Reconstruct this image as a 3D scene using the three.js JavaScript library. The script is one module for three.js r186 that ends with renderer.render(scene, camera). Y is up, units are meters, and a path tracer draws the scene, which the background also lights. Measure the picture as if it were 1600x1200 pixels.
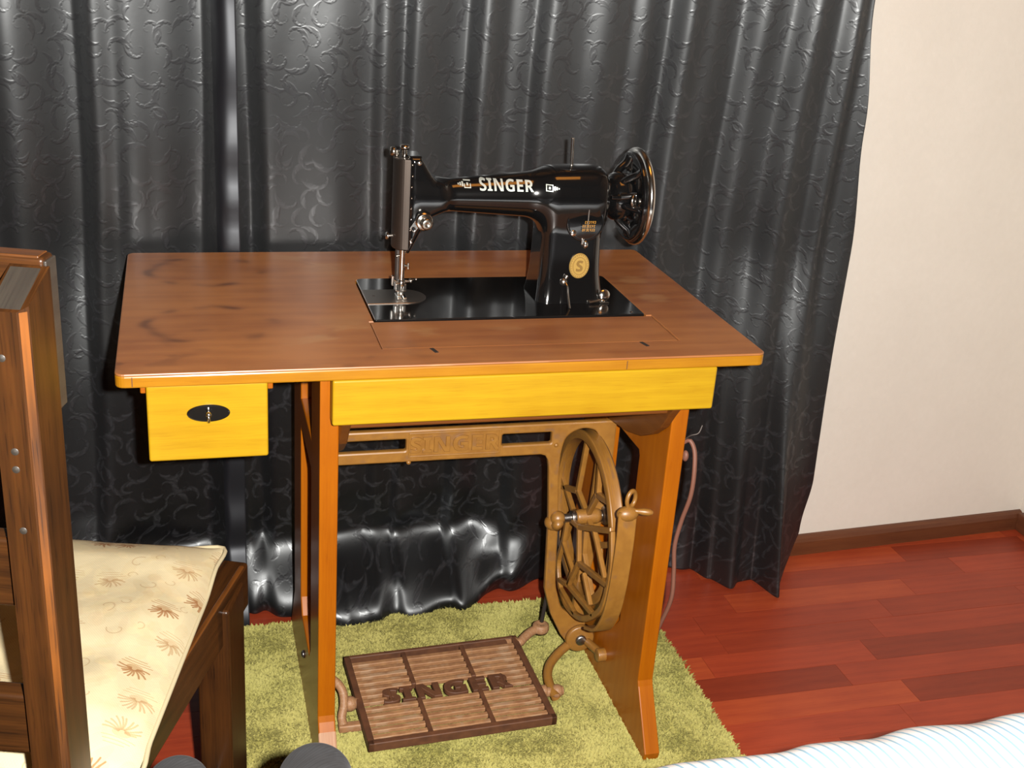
import * as THREE from 'three';
import { RoundedBoxGeometry } from 'three/addons/geometries/RoundedBoxGeometry.js';
import { mergeGeometries, mergeVertices } from 'three/addons/utils/BufferGeometryUtils.js';
import { MarchingCubes } from 'three/addons/objects/MarchingCubes.js';
import { ImprovedNoise } from 'three/addons/math/ImprovedNoise.js';
import { FontLoader } from 'three/addons/loaders/FontLoader.js';
import { TextGeometry } from 'three/addons/geometries/TextGeometry.js';
import { TessellateModifier } from 'three/addons/modifiers/TessellateModifier.js';
import { RectAreaLightUniformsLib } from 'three/addons/lights/RectAreaLightUniformsLib.js';

// ---------------------------------------------------------------- camera, light, exposure
const scene = new THREE.Scene();
scene.background = new THREE.Color(0x000000);
const renderer = new THREE.WebGLRenderer({ antialias: true });
renderer.toneMapping = THREE.LinearToneMapping;
renderer.toneMappingExposure = 1.0;
renderer.shadowMap.enabled = true;
RectAreaLightUniformsLib.init();
const camera = new THREE.PerspectiveCamera(36.33, 4 / 3, 0.02, 40);
camera.position.set(0.0898, 1.2911, 1.4366);
camera.rotation.set(-0.3852, -0.2913, 0.0737, 'YXZ');
scene.add(camera);
// the flash of the hand-held camera: a few centimetres right of and above its lens
const flash = new THREE.SpotLight(0xfff9f2, 25, 0, 0.80, 0.4, 2);
flash.position.set(0.153, 1.316, 1.452);
flash.target.position.set(0.153 + 0.266, 1.316 - 0.376, 1.452 - 0.888);
scene.add(flash.target);
flash.shadow.mapSize.set(2048, 2048);
flash.castShadow = true;
flash.shadow.radius = 0.6;
scene.add(flash);
// warm ceiling fitting
const LAMP = [0.78, 2.5, 0.22];
const lampLight = new THREE.RectAreaLight(0xff9a38, 0.4, 0.72, 0.5);
lampLight.position.set(LAMP[0], LAMP[1] - 0.075, LAMP[2]);
lampLight.lookAt(LAMP[0], 0, LAMP[2]);
scene.add(lampLight);

// ---------------------------------------------------------------- helpers
const V3 = (x, y, z) => new THREE.Vector3(x, y, z);
const V2 = (x, y) => new THREE.Vector2(x, y);
const PI = Math.PI, cos = Math.cos, sin = Math.sin;
function rng(seed) { let a = seed >>> 0; return () => { a = (a + 0x6D2B79F5) >>> 0; let t = Math.imul(a ^ (a >>> 15), 1 | a); t = (t + Math.imul(t ^ (t >>> 7), 61 | t)) ^ t; return ((t ^ (t >>> 14)) >>> 0) / 4294967296; }; }
const IN = new ImprovedNoise();
const ns = (x, y, z = 0.37) => IN.noise(x, y, z);
const fbm = (x, y, z = 0.37, o = 4) => { let s = 0, a = 0.5, f = 1; for (let i = 0; i < o; i++) { s += a * IN.noise(x * f, y * f, z + i * 7.31); a *= 0.5; f *= 2.03; } return s; };
const clamp = (x, a = 0, b = 1) => Math.min(b, Math.max(a, x));
const sstep = (a, b, x) => { const t = clamp((x - a) / (b - a)); return t * t * (3 - 2 * t); };
const lerp = (a, b, t) => a + (b - a) * t;
function interp(x, xs, ys) { if (x <= xs[0]) return ys[0]; for (let i = 1; i < xs.length; i++) if (x <= xs[i]) { let t = (x - xs[i - 1]) / (xs[i] - xs[i - 1]); t = t * t * (3 - 2 * t); return lerp(ys[i - 1], ys[i], t); } return ys[ys.length - 1]; }

const counts = {};
function numbered(name) { const n = counts[name] = (counts[name] ?? -1) + 1; return n ? `${name}_${String(n).padStart(3, '0')}` : name; }
function shade(o) { o.castShadow = true; o.receiveShadow = true; return o; }
function thing(name, label, category, pos = [0, 0, 0], group) {
  const o = new THREE.Group(); o.name = numbered(name); o.position.set(...pos); scene.add(o);
  o.userData = { label, category }; if (group) o.userData.group = group;
  return o;
}
// a part: geometry given in world metres, moved into the frame of the thing that owns it
function part(owner, parent, name, geos, mat, label) {
  let g = Array.isArray(geos) ? merge(geos) : geos;
  g = g.clone(); g.translate(-owner.position.x, -owner.position.y, -owner.position.z);
  const m = shade(new THREE.Mesh(g, mat)); m.name = name; parent.add(m);
  if (label) m.userData.label = label;
  return m;
}
function merge(gs) {
  const list = gs.map(g => { let k = g.index ? g.toNonIndexed() : g.clone(); for (const a of Object.keys(k.attributes)) if (!['position', 'normal', 'uv'].includes(a)) k.deleteAttribute(a); if (!k.attributes.uv) k.setAttribute('uv', new THREE.BufferAttribute(new Float32Array(k.attributes.position.count * 2), 2)); return k; });
  return list.length === 1 ? list[0] : mergeGeometries(list);
}
function struct(name, geo, mat, parent = scene) { const m = shade(new THREE.Mesh(geo, mat)); m.name = name; parent.add(m); m.userData.kind = 'structure'; return m; }
// uv in metres by dominant normal; grain axis g (0 x, 1 y, 2 z) becomes u
function uvm(geo, g = 0, off = [0, 0]) {
  let k = geo.index ? geo.toNonIndexed() : geo; const p = k.attributes.position, n = k.attributes.normal; const uv = new Float32Array(p.count * 2);
  for (let i = 0; i < p.count; i += 3) {
    const q = [0, 0, 0]; for (let j = 0; j < 3; j++) { q[0] += Math.abs(n.getX(i + j)); q[1] += Math.abs(n.getY(i + j)); q[2] += Math.abs(n.getZ(i + j)); }
    let d = q[0] > q[1] ? (q[0] > q[2] ? 0 : 2) : (q[1] > q[2] ? 1 : 2);
    let u = g, v; if (d === g) { u = (g + 1) % 3; v = (g + 2) % 3; } else v = 3 - g - d;
    for (let j = 0; j < 3; j++) { const c = [p.getX(i + j), p.getY(i + j), p.getZ(i + j)]; uv[2 * (i + j)] = c[u] + off[0]; uv[2 * (i + j) + 1] = c[v] + off[1] + 0.31 * d; }
  }
  k.setAttribute('uv', new THREE.BufferAttribute(uv, 2)); return k;
}
// rounded box from corner to corner
function box(x0, y0, z0, x1, y1, z1, r = 0.002, g = 0, off, seg = 2) {
  const b = new RoundedBoxGeometry(Math.abs(x1 - x0), Math.abs(y1 - y0), Math.abs(z1 - z0), seg, r);
  b.translate((x0 + x1) / 2, (y0 + y1) / 2, (z0 + z1) / 2); return uvm(b, g, off);
}
function cyl(a, b, r0, r1 = r0, seg = 20) {
  const A = V3(...a), B = V3(...b), L = A.distanceTo(B);
  const c = Math.min(0.15 * Math.min(r0, r1), L * 0.2);
  const g = new THREE.LatheGeometry([V2(0, 0), V2(r0 - c, 0), V2(r0, c), V2(r1, L - c), V2(r1 - c, L), V2(0, L)], seg);
  g.applyQuaternion(new THREE.Quaternion().setFromUnitVectors(V3(0, 1, 0), B.clone().sub(A).normalize())); g.translate(...a); return g;
}
function lathe(pts, a, dir, seg = 28) {
  const g = new THREE.LatheGeometry(pts.map(p => V2(p[0], p[1])), seg);
  g.applyQuaternion(new THREE.Quaternion().setFromUnitVectors(V3(0, 1, 0), V3(...dir).normalize())); g.translate(...a); return g;
}
function tube(pts, r, seg = 24, rs = 8, closed = false) { return new THREE.TubeGeometry(new THREE.CatmullRomCurve3(pts.map(p => V3(...p)), closed, 'centripetal'), seg, r, rs, closed); }
function ball(x, y, z, r, sx = 1, sy = 1, sz = 1, s = 16) { const g = new THREE.SphereGeometry(r, s, s / 2 | 0 || 8); g.scale(sx, sy, sz); g.translate(x, y, z); return g; }
const shapeOf = pts => new THREE.Shape(pts.map(p => V2(p[0], p[1])));
const pathOf = pts => new THREE.Path(pts.map(p => V2(p[0], p[1])));
function extrude(shape, depth, bevel = 0.002, seg = 2, cs = 16) {
  const g = new THREE.ExtrudeGeometry(shape, { depth: Math.max(1e-4, depth - 2 * bevel), bevelEnabled: bevel > 0, bevelSize: bevel, bevelThickness: bevel, bevelOffset: -bevel, bevelSegments: seg, curveSegments: cs });
  g.translate(0, 0, bevel); return g;
}
// shapes drawn in (-z, y), pushed along +x from x
const toX = (g, x) => { g.rotateY(PI / 2); g.translate(x, 0, 0); return g; };
const zy = pts => pts.map(p => [-p[0], p[1]]);
// shapes drawn in (x, -z), laid flat, pushed up from y
const toY = (g, y) => { g.rotateX(-PI / 2); g.translate(0, y, 0); return g; };
function smooth2(pts, n = 8, closed = false) { return new THREE.CatmullRomCurve3(pts.map(p => V3(p[0], p[1], 0)), closed, 'centripetal').getPoints(n * pts.length).map(p => [p.x, p.y]); }
function ribbonShape(pts, w) {        // open polyline with width -> outline with round ends
  const L = [], R = []; const n = pts.length;
  for (let i = 0; i < n; i++) {
    const a = pts[Math.max(0, i - 1)], b = pts[Math.min(n - 1, i + 1)]; let dx = b[0] - a[0], dy = b[1] - a[1]; const l = Math.hypot(dx, dy); dx /= l; dy /= l;
    const h = (Array.isArray(w) ? lerp(w[0], w[1], i / (n - 1)) : w) / 2; L.push([pts[i][0] - dy * h, pts[i][1] + dx * h]); R.push([pts[i][0] + dy * h, pts[i][1] - dx * h]);
  }
  return shapeOf([...L, ...R.reverse()]);
}
const ribbon = (pts, w, d, bev = 0.002) => extrude(ribbonShape(pts, w), d, bev);
function ring(cx, cy, r, w, d, bev = 0.002, seg = 48) {
  const s = new THREE.Shape(); s.absarc(cx, cy, r + w / 2, 0, 2 * PI); const h = new THREE.Path(); h.absarc(cx, cy, r - w / 2, 0, 2 * PI); s.holes.push(h);
  return extrude(s, d, bev, 2, seg);
}
// signed-distance modelling
const sBox = (x, y, z, cx, cy, cz, hx, hy, hz, r) => { const qx = Math.abs(x - cx) - hx + r, qy = Math.abs(y - cy) - hy + r, qz = Math.abs(z - cz) - hz + r; return Math.hypot(Math.max(qx, 0), Math.max(qy, 0), Math.max(qz, 0)) + Math.min(Math.max(qx, qy, qz), 0) - r; };
const sCap = (x, y, z, a, b, ra, rb, ex = 1, ey = 1, ez = 1) => { const bx = b[0] - a[0], by = b[1] - a[1], bz = b[2] - a[2]; const px = x - a[0], py = y - a[1], pz = z - a[2]; const h = clamp((px * bx + py * by + pz * bz) / (bx * bx + by * by + bz * bz)); return Math.hypot((px - bx * h) / ex, (py - by * h) / ey, (pz - bz * h) / ez) - lerp(ra, rb, h); };
const smin = (a, b, k) => { const h = clamp(0.5 + 0.5 * (b - a) / k); return lerp(b, a, h) - k * h * (1 - h); };
const smax = (a, b, k) => -smin(-a, -b, k);
function sdfMesh(f, lo, hi, N = 80, maxPoly = 160000) {
  const mc = new MarchingCubes(N, new THREE.MeshStandardMaterial(), false, false, maxPoly); mc.isolation = 0;
  const c = lo.map((l, i) => (l + hi[i]) / 2), h = lo.map((l, i) => (hi[i] - l) / 2), half = N / 2;
  for (let k = 0; k < N; k++) for (let j = 0; j < N; j++) for (let i = 0; i < N; i++)
    mc.field[i + j * N + k * N * N] = -f(c[0] + h[0] * (i - half) / half, c[1] + h[1] * (j - half) / half, c[2] + h[2] * (k - half) / half) * 100;
  mc.update();
  const n = mc.count, P = new Float32Array(n * 3);
  for (let i = 0; i < n; i++) for (let a = 0; a < 3; a++) P[3 * i + a] = c[a] + h[a] * mc.positionArray[3 * i + a];
  let g = new THREE.BufferGeometry(); g.setAttribute('position', new THREE.BufferAttribute(P, 3)); g = mergeVertices(g, 1e-6);
  const p = g.attributes.position, nn = new Float32Array(p.count * 3), e = 4e-4;
  for (let i = 0; i < p.count; i++) {
    let q = [p.getX(i), p.getY(i), p.getZ(i)], gr;
    for (let it = 0; it < 3; it++) {
      gr = [0, 1, 2].map(a => { const u = q.slice(), v = q.slice(); u[a] += e; v[a] -= e; return (f(...u) - f(...v)) / (2 * e); });
      const l2 = gr[0] ** 2 + gr[1] ** 2 + gr[2] ** 2 || 1; if (it < 2) { const s = clamp(f(...q) / l2, -0.004, 0.004); q = q.map((v, a) => v - s * gr[a]); }
    }
    const l = Math.hypot(...gr) || 1; p.setXYZ(i, ...q); nn.set(gr.map(v => v / l), 3 * i);
  }
  g.setAttribute('normal', new THREE.BufferAttribute(nn, 3));
  g.setAttribute('uv', new THREE.BufferAttribute(new Float32Array(p.count * 2).map((_, i) => i % 2 ? p.getY(i >> 1) : p.getX(i >> 1) + p.getZ(i >> 1)), 2));
  return g;
}
// textures
const lin2s = v => v <= 0.0031308 ? 12.92 * v : 1.055 * Math.pow(v, 1 / 2.4) - 0.055;
function tex(w, h, fn, { srgb = true, repeat = [1, 1], wrap = THREE.MirroredRepeatWrapping } = {}) {   // fn(u, v) -> linear rgb or grey
  const d = new Uint8Array(w * h * 4);
  for (let j = 0; j < h; j++) for (let i = 0; i < w; i++) {
    let c = fn(i / w, j / h); if (!Array.isArray(c)) c = [c, c, c]; const o = 4 * (j * w + i);
    for (let k = 0; k < 3; k++) d[o + k] = Math.round(255 * clamp(srgb ? lin2s(c[k]) : c[k])); d[o + 3] = 255;
  }
  const t = new THREE.DataTexture(d, w, h); t.colorSpace = srgb ? THREE.SRGBColorSpace : THREE.NoColorSpace; t.wrapS = t.wrapT = wrap; t.magFilter = THREE.LinearFilter; t.minFilter = THREE.LinearMipmapLinearFilter; t.generateMipmaps = true;
  t.repeat.set(...repeat); t.needsUpdate = true; return t;
}
const mix3 = (a, b, t) => a.map((v, i) => lerp(v, b[i], t));
// wood: u along the grain; the tile is su by sv metres
function wood(seed, light, dark, { su = 0.6, sv = 0.3, k = 1, fig = 0.5, w = 768, h = 384 } = {}) {
  return tex(w, h, (u, v) => {
    const x = u * su, y = v * sv;
    const warp = 0.02 * fbm(x * 3, y * 9, seed);
    const ringv = 0.5 + 0.5 * sin((y + warp) * 260 * k + 7 * fbm(x * 2, y * 14, seed + 3));
    const fine = 0.5 + fbm(x * 14, y * 420, seed + 5, 3);
    const pore = sstep(0.22, 0.5, ns(x * 26, y * 900, seed + 9));
    const blot = 0.5 + 0.9 * fbm(x * 7, y * 11, seed + 11, 4);
    const t = clamp(0.22 * ringv + 0.35 * fine + fig * (blot - 0.3) + 0.25 * pore);
    return mix3(light, dark, t);
  }, { repeat: [1 / su, 1 / sv] });
}
const std = o => new THREE.MeshStandardMaterial(o);
const phys = o => new THREE.MeshPhysicalMaterial(o);
const lin = (r, g, b) => new THREE.Color().setRGB(r, g, b);
const font = await new FontLoader().loadAsync('fonts/droid/droid_sans_bold.typeface.json');
function text(str, size, depth, bevel = 0, cs = 4) {
  const g = new TextGeometry(str, { font, size, depth, curveSegments: cs, bevelEnabled: bevel > 0, bevelSize: bevel, bevelThickness: bevel, bevelSegments: 1 });
  g.computeBoundingBox(); const b = g.boundingBox; g.translate(-(b.min.x + b.max.x) / 2, -(b.min.y + b.max.y) / 2, 0); return g;
}

// ---------------------------------------------------------------- materials
const varnish = (map, rough = 0.42, cc = 0.22, ccr = 0.2) => phys({ map, roughness: rough, clearcoat: cc, clearcoatRoughness: ccr, specularIntensity: 0.35 });
const M = {};
const H = 0.716, W = 0.9045, D = 0.5468, TH = 0.0192;
// tabletop: brown, worn and stained, one texture laid over its whole surface
const topTex = tex(1280, 768, (u, v) => {
  const x = u * 0.96, z = -v * 0.58;                         // metres from the front left corner
  const fine = 0.5 + fbm(x * 9, z * 300, 2.1, 3), ringv = 0.5 + 0.5 * sin(z * 170 + 9 * fbm(x * 1.7, z * 9, 5.2));
  const blot = fbm(x * 5, z * 8, 8.4, 5), wear = fbm(x * 9 + 3, z * 16, 3.3, 5);
  let c = mix3([0.34, 0.135, 0.038], [0.205, 0.066, 0.019], clamp(0.25 * ringv + 0.3 * fine + 1.2 * blot + 0.1));
  c = mix3(c, [0.38, 0.205, 0.08], 0.75 * sstep(0.10, 0.32, wear) * sstep(-0.3, 0.15, fbm(x * 2 + 9, z * 2, 1.2)));
  const mark = (cx, cz, rx, rz, wd, s, sd) => { const a = Math.atan2((z - cz) / rz, (x - cx) / rx), r = Math.hypot((x - cx) / rx, (z - cz) / rz) + 0.09 * ns(3 * cos(a) + sd, 3 * sin(a)); return s * Math.exp(-(((r - 1) / wd) ** 2)) * clamp(0.35 + 1.3 * ns(2.2 * cos(a) + sd, 2.2 * sin(a), sd)); };
  let st = mark(0.125, -0.125, 0.088, 0.075, 0.10, 0.75, 3.7) + mark(0.37, -0.425, 0.06, 0.03, 0.12, 0.5, 8.1) + mark(0.12, -0.19, 0.06, 0.04, 0.14, 0.4, 5.5);
  st += 0.55 * sstep(0.16, 0.34, fbm(x * 11, z * 19, 17.7, 4)) * sstep(0.0, 0.2, fbm(x * 3, z * 3, 4.4));
  return mix3(c, [0.085, 0.027, 0.01], clamp(st));
}, { repeat: [1 / 0.96, 1 / 0.58] });
M.top = phys({ map: topTex, roughness: 0.5, clearcoat: 0.35, clearcoatRoughness: 0.32 });
M.yellow = varnish(wood(21, [0.41, 0.25, 0.008], [0.295, 0.152, 0.004], { fig: 0.55 }));
M.edge = varnish(wood(27, [0.35, 0.155, 0.006], [0.24, 0.088, 0.0028], { fig: 0.6 }));
M.orange = varnish(wood(33, [0.335, 0.095, 0.002], [0.235, 0.056, 0.0014], { fig: 0.5 }), 0.4, 0.4, 0.24);
M.brownwood = varnish(wood(39, [0.14, 0.045, 0.008], [0.085, 0.024, 0.005], { fig: 0.5 }));
M.worn = varnish(wood(41, [0.42, 0.26, 0.15], [0.25, 0.10, 0.04], { fig: 0.9, sv: 0.2 }), 0.5, 0.3, 0.4);
const chairTex = wood(51, [0.052, 0.018, 0.004], [0.007, 0.0032, 0.0015], { fig: 0.8, k: 1.3 });
M.chair = phys({ map: chairTex, roughness: 0.4, specularIntensity: 0.4, clearcoat: 0.3, clearcoatRoughness: 0.2 });
M.chairGrey = phys({ map: wood(55, [0.034, 0.028, 0.021], [0.014, 0.011, 0.009], { fig: 0.8 }), roughness: 0.5, clearcoat: 0.4, clearcoatRoughness: 0.3 });
M.chairEdge = phys({ map: wood(57, [0.15, 0.048, 0.007], [0.02, 0.008, 0.003], { fig: 1.1, su: 0.4, sv: 0.05 }), roughness: 0.38, clearcoat: 0.6, clearcoatRoughness: 0.25 });
const ironTex = tex(256, 256, (u, v) => { const n = 0.5 + fbm(u * 9, v * 9, 3.3, 4), m = sstep(0.1, 0.35, fbm(u * 5, v * 5, 9.1, 4)); return mix3(mix3([0.29, 0.135, 0.023], [0.205, 0.088, 0.015], n), [0.16, 0.085, 0.045], 0.55 * m); }, { repeat: [6, 6] });
M.iron = phys({ map: ironTex, roughness: 0.42, clearcoat: 0.3, clearcoatRoughness: 0.35 });
const rustTex = tex(256, 256, (u, v) => { const n = 0.5 + fbm(u * 14, v * 14, 1.3, 4), m = sstep(0.02, 0.3, fbm(u * 6, v * 6, 2.1, 4)); return mix3(mix3([0.36, 0.19, 0.085], [0.20, 0.088, 0.04], n), [0.36, 0.25, 0.16], 0.5 * m); }, { repeat: [5, 5] });
M.rust = std({ map: rustTex, roughness: 0.55 });
M.rustDark = std({ map: tex(128, 128, (u, v) => mix3([0.13, 0.05, 0.02], [0.06, 0.023, 0.011], 0.5 + fbm(u * 9, v * 9, 6.1)), { repeat: [6, 6] }), roughness: 0.6 });
M.steel = std({ color: lin(0.32, 0.31, 0.30), metalness: 1, roughness: 0.35 });
M.darkSteel = std({ color: lin(0.06, 0.05, 0.045), metalness: 0.6, roughness: 0.45 });
M.chrome = std({ color: lin(0.72, 0.70, 0.66), metalness: 1, roughness: 0.16 });
M.nickel = std({ color: lin(0.5, 0.46, 0.40), metalness: 1, roughness: 0.24 });
M.satinSteel = std({ color: lin(0.36, 0.33, 0.30), metalness: 1, roughness: 0.34 });
M.facePlate = std({ color: lin(0.10, 0.082, 0.07), metalness: 0.9, roughness: 0.38 });
M.black = phys({ color: lin(0.004, 0.004, 0.0042), roughness: 0.13, clearcoat: 1, clearcoatRoughness: 0.05 });
M.bedBlack = phys({ color: lin(0.005, 0.005, 0.0052), roughness: 0.16, clearcoat: 1, clearcoatRoughness: 0.07 });
M.gold = std({ color: lin(0.42, 0.27, 0.07), metalness: 0.35, roughness: 0.42 });
M.goldPrint = std({ color: lin(0.36, 0.17, 0.02), roughness: 0.5 });
M.silverPrint = std({ color: lin(0.42, 0.46, 0.42), roughness: 0.45, metalness: 0.3 });
M.belt = std({ map: tex(64, 256, (u, v) => mix3([0.2, 0.085, 0.055], [0.11, 0.04, 0.025], 0.5 + fbm(u * 3, v * 30, 4.4)), { repeat: [1, 1] }), roughness: 0.6 });
M.handleBlack = phys({ color: lin(0.006, 0.006, 0.006), roughness: 0.15, clearcoat: 1, clearcoatRoughness: 0.06 });

// curtain: black satin with a woven scroll-and-leaf figure
const SW = 1024;
function scrollCanvas(soft) {
  const cv = document.createElement('canvas'); cv.width = cv.height = SW; const c = cv.getContext('2d');
  c.fillStyle = soft ? '#787878' : '#767676'; c.fillRect(0, 0, SW, SW); c.lineCap = 'round';
  const R = rng(77), G = v => { if (soft) v = Math.round(clamp(120 + (v - 118) * 1.15, 60, 255)); return `rgb(${v},${v},${v})`; };
  for (let i = 0; i < 900; i++) { const r = 12 + 40 * R(), x = R() * SW, y = R() * SW; c.fillStyle = `rgba(${R() < 0.5 ? '84,84,84' : '140,140,140'},0.10)`; for (const ox of [-SW, 0, SW]) for (const oy of [-SW, 0, SW]) { c.beginPath(); c.ellipse(x + ox, y + oy, r, r * 0.7, 1, 0, 7); c.fill(); } }
  const feather = (x, y, a, L, bend, w, v) => { for (let i = 1; i <= 8; i++) { const p = k => { const u = k / 8, aa = a + bend * u; return [x + L * u * cos(aa), y + L * u * sin(aa)]; }; const u = i / 8; c.lineWidth = w * (0.35 + 1.1 * sin(PI * Math.min(1, u * 0.9 + 0.1))); c.strokeStyle = G(v); c.beginPath(); c.moveTo(...p(i - 1)); c.lineTo(...p(i)); c.stroke(); } };
  const scroll = (x, y, s, a0, dir, q) => {
    const P = t => { const a = a0 + dir * t * 5.2, r = s * (1 - 0.8 * t); return [x + r * cos(a), y + r * sin(a), a]; };
    for (let i = 1; i <= 22; i++) { const A = P((i - 1) / 22), B = P(i / 22); c.lineWidth = 6 - 3.5 * i / 22; c.strokeStyle = G(165); c.beginPath(); c.moveTo(A[0], A[1]); c.lineTo(B[0], B[1]); c.stroke(); }
    for (let k = 0; k < 9; k++) { const A = P(0.01 + k * 0.06); feather(A[0], A[1], A[2] - dir * (0.25 + 0.05 * k), s * (1.05 - 0.07 * k), -dir * 0.9, 10.5 - 0.6 * k, 170 + ((k * 37 + q) % 3) * 28); }
    for (let k = 0; k < 4; k++) { const A = P(0.3 + k * 0.1); feather(A[0], A[1], A[2] + PI + dir * 0.5, s * 0.42, dir * 0.8, 4.5, 96); }
  };
  const n = 10;
  for (let gy = 0; gy < n; gy++) for (let gx = 0; gx < n; gx++) {
    const x = (gx + 0.5 * (gy % 2) + 0.25 + 0.3 * (R() - 0.5)) * SW / n, y = (gy + 0.5 + 0.35 * (R() - 0.5)) * SW / n, s = SW * (0.041 + 0.016 * R()), a = R() * 6.3, d = R() < 0.5 ? -1 : 1;
    for (const ox of [-SW, 0, SW]) for (const oy of [-SW, 0, SW]) if (x + ox > -160 && x + ox < SW + 160 && y + oy > -160 && y + oy < SW + 160) scroll(x + ox, y + oy, s, a, d, gx + gy);
  }
  // woven edges are soft: blur by a few threads
  const im = c.getImageData(0, 0, SW, SW), d = im.data; let a = new Float32Array(SW * SW), b = new Float32Array(SW * SW);
  for (let i = 0; i < SW * SW; i++) a[i] = d[4 * i];
  for (let pass = 0; pass < 2; pass++) {
    for (let y = 0; y < SW; y++) for (let x = 0; x < SW; x++) { let t = 0; for (let k = -2; k <= 2; k++) t += a[y * SW + ((x + k + SW) % SW)]; b[y * SW + x] = t / 5; }
    for (let y = 0; y < SW; y++) for (let x = 0; x < SW; x++) { let t = 0; for (let k = -2; k <= 2; k++) t += b[((y + k + SW) % SW) * SW + x]; a[y * SW + x] = t / 5; }
  }
  const o = new Uint8Array(SW * SW * 4); for (let i = 0; i < SW * SW; i++) { o[4 * i] = o[4 * i + 1] = o[4 * i + 2] = a[i]; o[4 * i + 3] = 255; }
  return o;
}
const scrollBump = scrollCanvas(false), scrollTone = scrollCanvas(true);
const scrollRough = scrollBump.map((v, i) => i % 4 === 3 ? 255 : clamp(235 - (v - 118) * 0.62, 120, 255));
const mk = (srgb, src) => { const t = new THREE.DataTexture(src || (srgb ? scrollTone : scrollBump), SW, SW); t.magFilter = THREE.LinearFilter; t.minFilter = THREE.LinearMipmapLinearFilter; t.generateMipmaps = true; t.needsUpdate = true; t.wrapS = t.wrapT = THREE.RepeatWrapping; t.repeat.set(1 / 0.34, 1 / 0.34); t.colorSpace = srgb ? THREE.SRGBColorSpace : THREE.NoColorSpace; return t; };
M.curtain = phys({ color: lin(0.024, 0.0244, 0.027), map: mk(true), bumpMap: mk(false), bumpScale: 0.0004, roughness: 0.5, roughnessMap: mk(false, scrollRough), ior: 1.8, anisotropy: 0.7, specularColor: lin(0.92, 0.97, 1.0), specularIntensity: 1, side: THREE.DoubleSide });
M.hem = phys({ color: lin(0.009, 0.009, 0.011), roughness: 0.46, ior: 1.5, specularColor: lin(0.88, 0.93, 1.0), side: THREE.DoubleSide });

M.wall = std({ map: tex(512, 512, (u, v) => { const n = fbm(u * 6, v * 6, 2.2, 5), f = fbm(u * 70, v * 70, 5.5, 2); return [0.64 + 0.03 * n + 0.02 * f, 0.60 + 0.03 * n + 0.02 * f, 0.535 + 0.03 * n + 0.02 * f]; }, { repeat: [1, 1] }), bumpMap: tex(512, 512, (u, v) => 0.5 + fbm(u * 60, v * 60, 8.1, 3), { srgb: false, repeat: [1.4, 1.4] }), bumpScale: 0.0003, roughness: 0.85 });
M.ceiling = std({ color: lin(0.3, 0.24, 0.18), roughness: 0.9 });
M.base = varnish(wood(61, [0.13, 0.045, 0.017], [0.07, 0.02, 0.009], { fig: 0.5 }), 0.45, 0.4, 0.3);
M.plank = [];
for (let i = 0; i < 5; i++) { const k = [1, 0.85, 0.7, 1.12, 0.93][i]; M.plank.push(phys({ map: wood(71 + 6 * i, [0.35 * k, 0.052 * k * (i === 3 ? 1.2 : 1), 0.018 * k], [0.22 * k, 0.028 * k, 0.0115 * k], { fig: 0.6, su: 0.9, sv: 0.2, w: 512, h: 192 }), roughness: 0.42, specularIntensity: 0.5, clearcoat: 0.15, clearcoatRoughness: 0.25 })); }
M.sub = std({ color: lin(0.05, 0.012, 0.008), roughness: 0.8 });
M.rugBase = std({ color: lin(0.22, 0.19, 0.05), roughness: 1 });
M.pile = std({ color: 0xffffff, roughness: 0.95 });
M.sheet = null;
M.sock = phys({ map: tex(256, 256, (u, v) => { const r = 0.5 + 0.5 * sin(u * 2 * PI * 40), n = fbm(u * 30, v * 30, 3.1, 3); const k = 0.026 * (0.8 + 0.35 * r + 0.6 * n); return [k * 0.8, k * 0.84, k * 0.94]; }, { repeat: [5, 5] }), roughness: 0.95, sheen: 0.15, sheenRoughness: 0.6, sheenColor: lin(0.2, 0.2, 0.22) });
M.trouser = std({ color: lin(0.02, 0.022, 0.03), roughness: 0.9 });

// ---------------------------------------------------------------- the room
const ROOM = { x0: -2.0, x1: 2.0, z0: -0.64, z1: 4.6, h: 2.52 };
const floor = struct('floor', uvm(new THREE.BoxGeometry(4.4, 0.1, 5.7).translate(0, -0.0585, 1.98)), M.sub);
{
  const R = rng(5); const rowW = 0.0655, t = 0.008; let variants = new Map();
  const far = [];
  for (let r = 0; r < 90; r++) {
    const z1 = ROOM.z0 + 0.0 + r * rowW, z0 = z1; if (z1 > ROOM.z1) break;
    let x = ROOM.x0 - R() * 0.5;
    while (x < ROOM.x1) {
      const L = [0.34, 0.42, 0.5][Math.floor(R() * 3)]; const a = Math.max(x, ROOM.x0), b = Math.min(x + L, ROOM.x1 + 0.02); x += L;
      if (b - a < 0.03) continue;
      const lift = (R() - 0.5) * 0.0003;
      const g = new THREE.BoxGeometry(b - a - 0.0006, t, rowW - 0.0006);
      const mi = Math.floor(R() * 5);
      const near = z1 < 0.55 && a > -0.5;
      const geo = uvm(g, 0, [R() * 3, R() * 2]); geo.translate((a + b) / 2, -t / 2 + lift, z0 + rowW / 2);
      if (near) { const m = shade(new THREE.Mesh(geo, M.plank[mi])); m.name = numbered('plank'); floor.add(m); }
      else far.push(geo);
    }
  }
  const m = shade(new THREE.Mesh(mergeGeometries(far), M.plank[0])); m.name = 'planks'; m.userData.kind = 'stuff'; floor.add(m);
}
const wallBox = (x0, y0, z0, x1, y1, z1) => uvm(new THREE.BoxGeometry(x1 - x0, y1 - y0, z1 - z0).translate((x0 + x1) / 2, (y0 + y1) / 2, (z0 + z1) / 2), 0);
struct('wall_back', wallBox(ROOM.x0 - 0.2, 0, -0.84, 1.24, ROOM.h, ROOM.z0), M.wall);
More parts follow.
